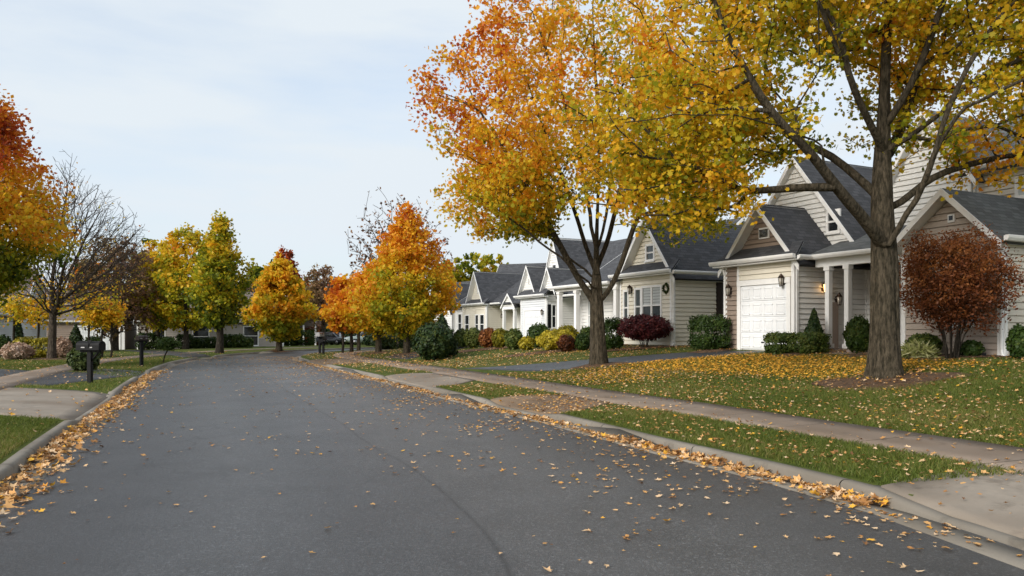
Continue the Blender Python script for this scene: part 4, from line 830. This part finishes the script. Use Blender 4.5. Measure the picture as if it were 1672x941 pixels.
# leaning weeping sapling on the left verge
x,y,_=gp(265,593);t=Tree('staked_shrub','small leaning tufted sapling on the left verge',x,y,.035,BARKD,'shrub')
t.path([(x+.12,y,t.z+.35),(x+.3,y,t.z+.7)],0,.2,.01);A=ell(60,(x+.28,y,t.z+.85),(.42,.4,.26),.1);t.fill(A,.3,.2,.02,.4);t.wood(.005,0);t.crown(22,.08,.09,lambda P:.5+0*P[:,0],BUSH)
def car(label,px,py,Y,rz,paint,hgt=1.42):
    x=(px-CX)/F*Y;root=empty('parked_car',(x,Y,z1(x,Y)),rz,label,'car','cars parked at the end of the street')
    def loft(st,name,mat,par=root,prof=None):
        m=MB();rows=[]
        for (X,z0,z1_,wd) in st: rows.append([(X,-wd,z0+.05),(X,-wd*1.0,(z0+z1_)/2),(X,-wd*.94,z1_-.06),(X,-wd*.78,z1_),(X,wd*.78,z1_),(X,wd*.94,z1_-.06),(X,wd,(z0+z1_)/2),(X,wd,z0+.05),(X,wd*.8,z0),(X,-wd*.8,z0)])
        n=10;vs=[p for r in rows for p in r];m.idx(vs,[(i*n+k,i*n+(k+1)%n,(i+1)*n+(k+1)%n,(i+1)*n+k) for i in range(len(rows)-1) for k in range(n)]+[tuple(range(n)),tuple(len(vs)-1-k for k in range(n))],True);return m.build(name,mat,par)
    loft([(-2.2,.42,.72,.70),(-2.1,.3,.86,.82),(-1.6,.22,.92,.88),(-.6,.2,.93,.9),(.9,.2,.92,.9),(1.6,.22,.84,.88),(2.05,.28,.72,.8),(2.2,.4,.6,.68)],'body',paint)
    c=loft([(-1.85,.88,.93,.7),(-1.2,.88,hgt-.05,.66),(-.4,.88,hgt,.66),(.3,.88,hgt-.05,.65),(1.15,.88,.93,.72)],'window',PANED)
    m=MB();m.box((-1.15,-.56,hgt-.045),(.25,.56,hgt+.012));m.build('roof',paint,root)
    for X in (-1.35,1.35):
        for s in (-1,1):
            m=MB();m.tube([(X,s*.72,.32),(X,s*.9,.32)],.32,18);wl=m.build('wheel',BLACK,root);q=MB();q.tube([(X,s*.9,.32),(X,s*.915,.32)],.2,12);q.build('rim',STEEL,wl)
    for s in (-1,1):
        m=MB();m.box((2.02,s*.62-.13,.58),(2.16,s*.62+.13,.7));m.build('headlight',TRIM,root);m=MB();m.box((-2.16,s*.62-.13,.62),(-2.02,s*.62+.13,.76));m.build('taillight',REDP,root)
    m=MB();m.box((2.17,-.26,.36),(2.22,.26,.47));m.build('license_plate',TRIM,root)
CARD=plain('dark_car_paint',(.02,.024,.03),.2,.1,2,0,0,.01,.7);CARS=plain('silver_green_car_paint',(.34,.40,.36),.25,.1,2,0,.3,.01,.6)
car('dark sedan parked at the far bend of the street',546,566,84,math.radians(-35),CARD)
car('silver green car half hidden by trunks at the far bend',596,566,80,math.radians(-150),CARS)
for i,(px,py,lab) in enumerate(((1385,573,'flat brown stone at the foot of the porch columns'),(1400,577,'low flat stone slab on the entrance path edge'))):
    x,y,z=gp(px,py);m=MB();q=[(x+.28*math.cos(a)*(1+.2*math.sin(3*a+i)),y+.2*math.sin(a)) for a in np.linspace(0,6.28,11)[:-1]]
    m.idx([(*p,z-.05) for p in q]+[(*p,z+.09) for p in q],[(k,(k+1)%10,10+(k+1)%10,10+k) for k in range(10)]+[tuple(range(10,20))],False);tag(m.build('stone_slab',STONE),lab,'stone')
# mulch beds along foundations
for px,py,r,ry in ((1300,581,1.1,.5),(1405,582,.7,.5),(1540,585,1.7,.55),(1158,575,.7,.5),(1050,569,1.6,.6),(908,574,2.6,.7),(800,570,4,.8),(70,587,3,.7)):
    x,y,_=gp(px,py);mulch(x,y,r,.05,ry)
T1=gp(1445,621)
# ------------------------------------------------------------------ fallen leaves and grass
def on(poly_fn,n,box):
    x=R.uniform(box[0],box[1],n);y=R.uniform(box[2],box[3],n);m=poly_fn(x,y);return x[m],y[m]
def sides(x,y):
    xr=np.interp(y,RD[:,1],RD[:,0]);xl=np.interp(y,LD[:,1],LD[:,0]);dr=dist(RD,x,y);dl=dist(LD,x,y);return xr,xl,dr,dl
A_=np.linspace(0,2*np.pi,13)[:-1];LO=np.array([1,.5,.86,.45,.78,.36,.5,.36,.78,.45,.86,.5])
def fallen(name,x,y,z,size,tint,tilt=.25,curl=.25):
    n=len(x);s=size*(.45+.95*R.random(n)**1.3);rot=R.random(n)*6.283;N_=np.c_[tilt*R.standard_normal(n),tilt*R.standard_normal(n),np.ones(n)];N_/=np.linalg.norm(N_,axis=1)[:,None]
    a=np.c_[np.cos(rot),np.sin(rot),np.zeros(n)];a-=N_*(a*N_).sum(1)[:,None];a/=np.linalg.norm(a,axis=1)[:,None];b=np.cross(N_,a);P=np.c_[x,y,z]
    rr=LO[None,:]*(.85+.3*R.random((n,12)))*.5;asp=.55+.4*R.random(n);ca=np.cos(A_);sa=np.sin(A_);cu=curl*(R.standard_normal(n))
    up=np.abs(cu)[:,None]*(rr*sa[None,:])**2*2.2+.10*R.random((n,12))
    V=np.empty((n,13,3));V[:,0]=P
    V[:,1:]=P[:,None]+s[:,None,None]*((rr*ca)[...,None]*a[:,None]+(rr*sa*asp[:,None])[...,None]*b[:,None]+up[...,None]*N_[:,None])
    i=np.arange(n)[:,None,None]*13;k=np.arange(12);tri=np.stack([0*k,1+k,1+(k+1)%12],-1)[None]+i
    o=link(name,raw_mesh(name,V.reshape(-1,3),tri.reshape(-1,3),3,np.repeat(np.clip(tint,0,1),13)),FALL);o['kind']='stuff';return o
def thin(x,y,dens,area_density):
    m=R.random(len(x))<dens/area_density;return x[m],y[m]
# road
n=80000;x,y=on(lambda x,y:(x<np.interp(y,RD[:,1],RD[:,0])-.02)&(x>np.interp(y,LD[:,1],LD[:,0])+.02),n,(-18,4,4,46));AD=n/(22*42.)
xr,xl,dr,dl=sides(x,y);clus=.35+1.3*ss(-.2,.8,np.sin(x*1.9+y*.7)*np.sin(y*1.1-x*.8)+.35*np.sin(3.1*x-2.3*y))
dens=(44*np.exp(-dr/.5)+62*np.exp(-dr/1.8)*ss(3,7,y)*clus+12*np.exp(-dl/.4)+5.5*np.exp(-dl/1.4)*clus+.22)*np.where(y>24,1.3,1)+14*np.exp(-dr/.9)*np.exp(-((y-16)/5)**2)*clus
x,y=thin(x,y,dens,AD);fallen('fallen_leaves_on_road',x,y,Z(x,y)+.012,.082,.52+.26*R.standard_normal(len(x)),.12,.25)
# gutter drifts
def drift(name,D,side,a,b,n,wid,amp):
    i=R.integers(0,len(D),n);s=D[:,1];idx=np.where((s>a)&(s<b))[0];k=idx[R.integers(0,len(idx),n)];f=np.abs(R.standard_normal(n))*wid
    lump=.55+.45*np.sin(s[k]*2.1)*np.sin(s[k]*.83+1);t=np.gradient(D,axis=0);t/=np.linalg.norm(t,axis=1)[:,None];nn=np.c_[t[:,1],-t[:,0]]
    near=np.clip(1-(s[k]-a)/(b-a),0,1);keep=R.random(n)<(.25+.75*lump)*(.35+.65*near);f=f[keep];k=k[keep]
    p=D[k]-nn[k]*side*(f+.015)[:,None]+t[k]*R.uniform(-.25,.25,len(k))[:,None];z=Z(p[:,0],p[:,1])+.015+amp*np.exp(-f/.16)*R.random(len(k))*(.4+.6*lump[keep])
    fallen(name,p[:,0],p[:,1],z,.12,.5+.27*R.standard_normal(len(k)),.36,.35)
drift('fallen_leaves_in_gutter',RD,1,6.9,13.8,2200,.15,.075);drift('fallen_leaves_in_gutter',LD,-1,5,30,6000,.22,.09)
drift('fallen_leaves_in_gutter',RD,1,13,40,2600,.2,.03)
# right lawns and verge
n=240000;x,y=on(lambda x,y:(x>np.interp(y,RD[:,1],RD[:,0])+.2),n,(-8,16,4,34));AD=n/(24*30.);xr,xl,dr,dl=sides(x,y)
cl=.5+.8*ss(-.5,.8,np.sin(x*1.3+y*.9)*np.sin(y*1.4-x*.5)+.4*np.sin(2.7*x+1.9*y))
carpet=ss(6.0,7.2,dr)*(1-ss(9.5,10.8,dr))*ss(15.5,17.5,y+0*x)*(1-ss(23.6,24.6,y+.3*(x-5)))
carpet2=np.exp(-((x-3.2)/1.9)**2-((y-21.6)/2.0)**2)
walkm=(dr>1.9)&(dr<3.25);apron=(dr<1.88)&(y>13.6)&(y<17.2);isl=(dr<1.88)&(y>17)&(y<20.5);isl3=(dr<1.88)&(y>26)&(y<33)
drv=((y>24.4-.08*(x-1.35))&(y<28.0-.25*(x+1.7)))&(dr>3.2)&(x<8.6)
edge=np.exp(-np.abs(dr-3.32)/.1)*30+np.exp(-np.abs(dr-.25)/.1)*4
dens=np.where(walkm,10+10*np.exp(-(3.25-dr)/.25),np.where(apron,110*cl,np.where(isl,48,np.where(isl3,28,np.where(dr<1.9,44*cl,60*cl+ edge)))))
dens=dens+270*np.clip(carpet+carpet2*.9,0,1)*(dr>3.3);dens=np.where(drv,1.2,dens);dens=np.where((dr<1.9)&(y<7.3),20,dens);dens=np.where((dr<1.9)&(y>20.4)&(y<26),6,dens)
dens=np.where(x>8.76+(y-23.7)*-.5+.2,0,dens) if False else dens
gold=np.clip(carpet+carpet2*.5,0,1)
m=R.random(len(x))<dens/AD;x,y,gold,walkm,apron=x[m],y[m],gold[m],walkm[m],apron[m];bare=walkm|apron
tn=np.where(R.random(len(x))<gold,.98+.07*R.standard_normal(len(x)),.5+.27*R.standard_normal(len(x)))
fallen('fallen_leaves_on_lawn',x,y,Z(x,y)+.06*np.clip(1.2-((x-T1[0])/1.5)**2-((y-T1[1]+.25)/1.)**2,0,1)+np.where(bare,.03,.045)+.012*R.random(len(x)),.084,tn,.28,.35)
n=9000;x,y=on(lambda x,y:(x<np.interp(y,LD[:,1],LD[:,0])-.2),n,(-34,-5,7,52));m=R.random(len(x))<np.where((y>28)&(y<40)&(x<-17),1,.5);x,y=x[m],y[m]
fallen('fallen_leaves_across_street',x,y,Z(x,y)+.04,.10,.6+.2*R.standard_normal(len(x)),.3,.3)
n=5000;x,y=on(lambda x,y:(x>np.interp(y,RD[:,1],RD[:,0])+.2),n,(-13,6,30,50));fallen('fallen_leaves_on_far_lawn',x,y,Z(x,y)+.04,.12,.6+.2*R.standard_normal(len(x)),.3,.3)
# grass blades
def grass(name,x,y,hgt,wid):
    n=len(x);z=Z(x,y);a=R.random(n)*6.283;l=.45*R.standard_normal((n,2));h=hgt*(.55+.7*R.random(n))
    P=np.c_[x,y,z+.005];d=np.c_[np.cos(a),np.sin(a),0*a]*(wid*.5)[:,None];tip=P+np.c_[l*h[:,None],h]
    mid=P*.45+tip*.55-np.c_[.18*l*h[:,None],0*h]
    V=np.stack([P-d,P+d,mid+d*.7,tip,mid-d*.7],1).reshape(-1,3)
    patch=.5+.2*np.sin(x*1.1+y*.6)*np.sin(y*.9-x*.4)+.22*R.standard_normal(n)
    o=link(name,raw_mesh(name,V,np.arange(5*n),5,np.repeat(np.clip(patch,0,1),5)),GRASS);o['kind']='stuff'
def rgrass(x,y):
    xr,xl,dr,dl=sides(x,y);v=(x>xr)&(dr>.19)&((dr<1.87)|(dr>3.28));v&=~((dr<1.9)&((y<7.2+.24*dr)|((y>13.7)&(y<16.9))|((y>20.2)&(y<25.8))));v&=~(((y>24.3-.09*(x-1.35))&(y<28.0-.25*(x+1.7)))&(dr>3.2))
    tx,ty,_=T1;v&=((x-tx)**2/1.5**2+(y-ty)**2/1.0>1)
    s=(x-8.76)*math.cos(math.radians(ROT))+(y-23.7)*math.sin(math.radians(ROT));q=-(x-8.76)*math.sin(math.radians(ROT))+(y-23.7)*math.cos(math.radians(ROT));v&=(q<-.9)
    return v
T1=gp(1445,621)
x,y=on(rgrass,330000,(-2,13,6.5,15.5));keep=R.random(len(x))<np.clip(1.25-(y-6)/16,.35,1);x,y=x[keep],y[keep];grass('lawn_grass',x,y,np.full(len(x),.06),np.full(len(x),.007))
x,y=on(rgrass,210000,(-4,13,15.5,27));grass('lawn_grass',x,y,np.full(len(x),.06),np.full(len(x),.011))
def lgrass(x,y):
    xr,xl,dr,dl=sides(x,y);v=(x<xl)&(dl>.19);v&=~((y>12.6-.32*(x+7.7))&(y<18.4-.42*(x+9.75))&(dl<9));v&=~((dl>2.55)&(dl<3.95)&(y>18.6));v&=~((x<-12)&(y>20+-.5*(x+12.2))&(y<24.8-.55*(x+12.4)));return v
x,y=on(lgrass,110000,(-12,-5,7.5,14));grass('lawn_grass',x,y,np.full(len(x),.06),np.full(len(x),.008))
x,y=on(lgrass,110000,(-26,-8.5,14,40));grass('lawn_grass',x,y,np.full(len(x),.06),np.full(len(x),.014))
# ------------------------------------------------------------------ camera, light
cam=bpy.data.cameras.new('camera');co=bpy.data.objects.new('camera',cam);COL.objects.link(co);co.location=(0,0,CH);co.rotation_euler=(math.radians(90),0,0)
cam.sensor_width=36;cam.lens=F/1672*36;cam.shift_y=(HY-470.5)/1672;cam.clip_end=3000;S.camera=co
EL,AZ=27,226     # sun height and compass bearing it comes from (0 = +Y, clockwise)
wd=bpy.data.worlds.new('World');S.world=wd;wd.use_nodes=True;nt=wd.node_tree;nt.nodes.clear()
nn=lambda t:nt.nodes.new('ShaderNode'+t)
sky=nn('TexSky');sky.sky_type='NISHITA';sky.sun_disc=False;sky.sun_elevation=math.radians(EL);sky.sun_rotation=math.radians(AZ);sky.dust_density=2.5;sky.ozone_density=1.5
tc=nn('TexCoord');mp=nn('Mapping');mp.inputs['Scale'].default_value=(1.2,1.2,5.5);nt.links.new(tc.outputs['Generated'],mp.inputs[0])
no=nn('TexNoise');no.inputs['Scale'].default_value=2.7;no.inputs['Detail'].default_value=7;no.inputs['Roughness'].default_value=.52;nt.links.new(mp.outputs[0],no.inputs['Vector'])
rp=nn('ValToRGB');rp.color_ramp.elements[0].position=.30;rp.color_ramp.elements[0].color=(.68,.68,.68,1);rp.color_ramp.elements[1].position=.58;rp.color_ramp.elements[1].color=(1,1,1,1);nt.links.new(no.outputs[0],rp.inputs[0])
mx=nn('Mix');mx.data_type='RGBA';nt.links.new(rp.outputs[0],mx.inputs[0]);nt.links.new(sky.outputs[0],mx.inputs[6]);mx.inputs[7].default_value=(3.05,3.32,3.56,1)
bg=nn('Background');bg.inputs[1].default_value=.1;nt.links.new(mx.outputs[2],bg.inputs[0]);ow=nn('OutputWorld');nt.links.new(bg.outputs[0],ow.inputs[0])
sl=bpy.data.lights.new('sun','SUN');sl.energy=1.5;sl.angle=math.radians(28);sl.color=(1,.95,.88);so=bpy.data.objects.new('sun',sl);COL.objects.link(so)
a,e=math.radians(AZ),math.radians(EL);d=Vector((math.sin(a)*math.cos(e),math.cos(a)*math.cos(e),math.sin(e)));so.rotation_euler=d.to_track_quat('Z','Y').to_euler()
v=S.view_settings;v.view_transform='Standard';v.look='None';v.gamma=1;v.exposure=1.38;v.use_curve_mapping=False
S.cycles.use_denoising=True;S.cycles.max_bounces=6;S.cycles.transparent_max_bounces=4
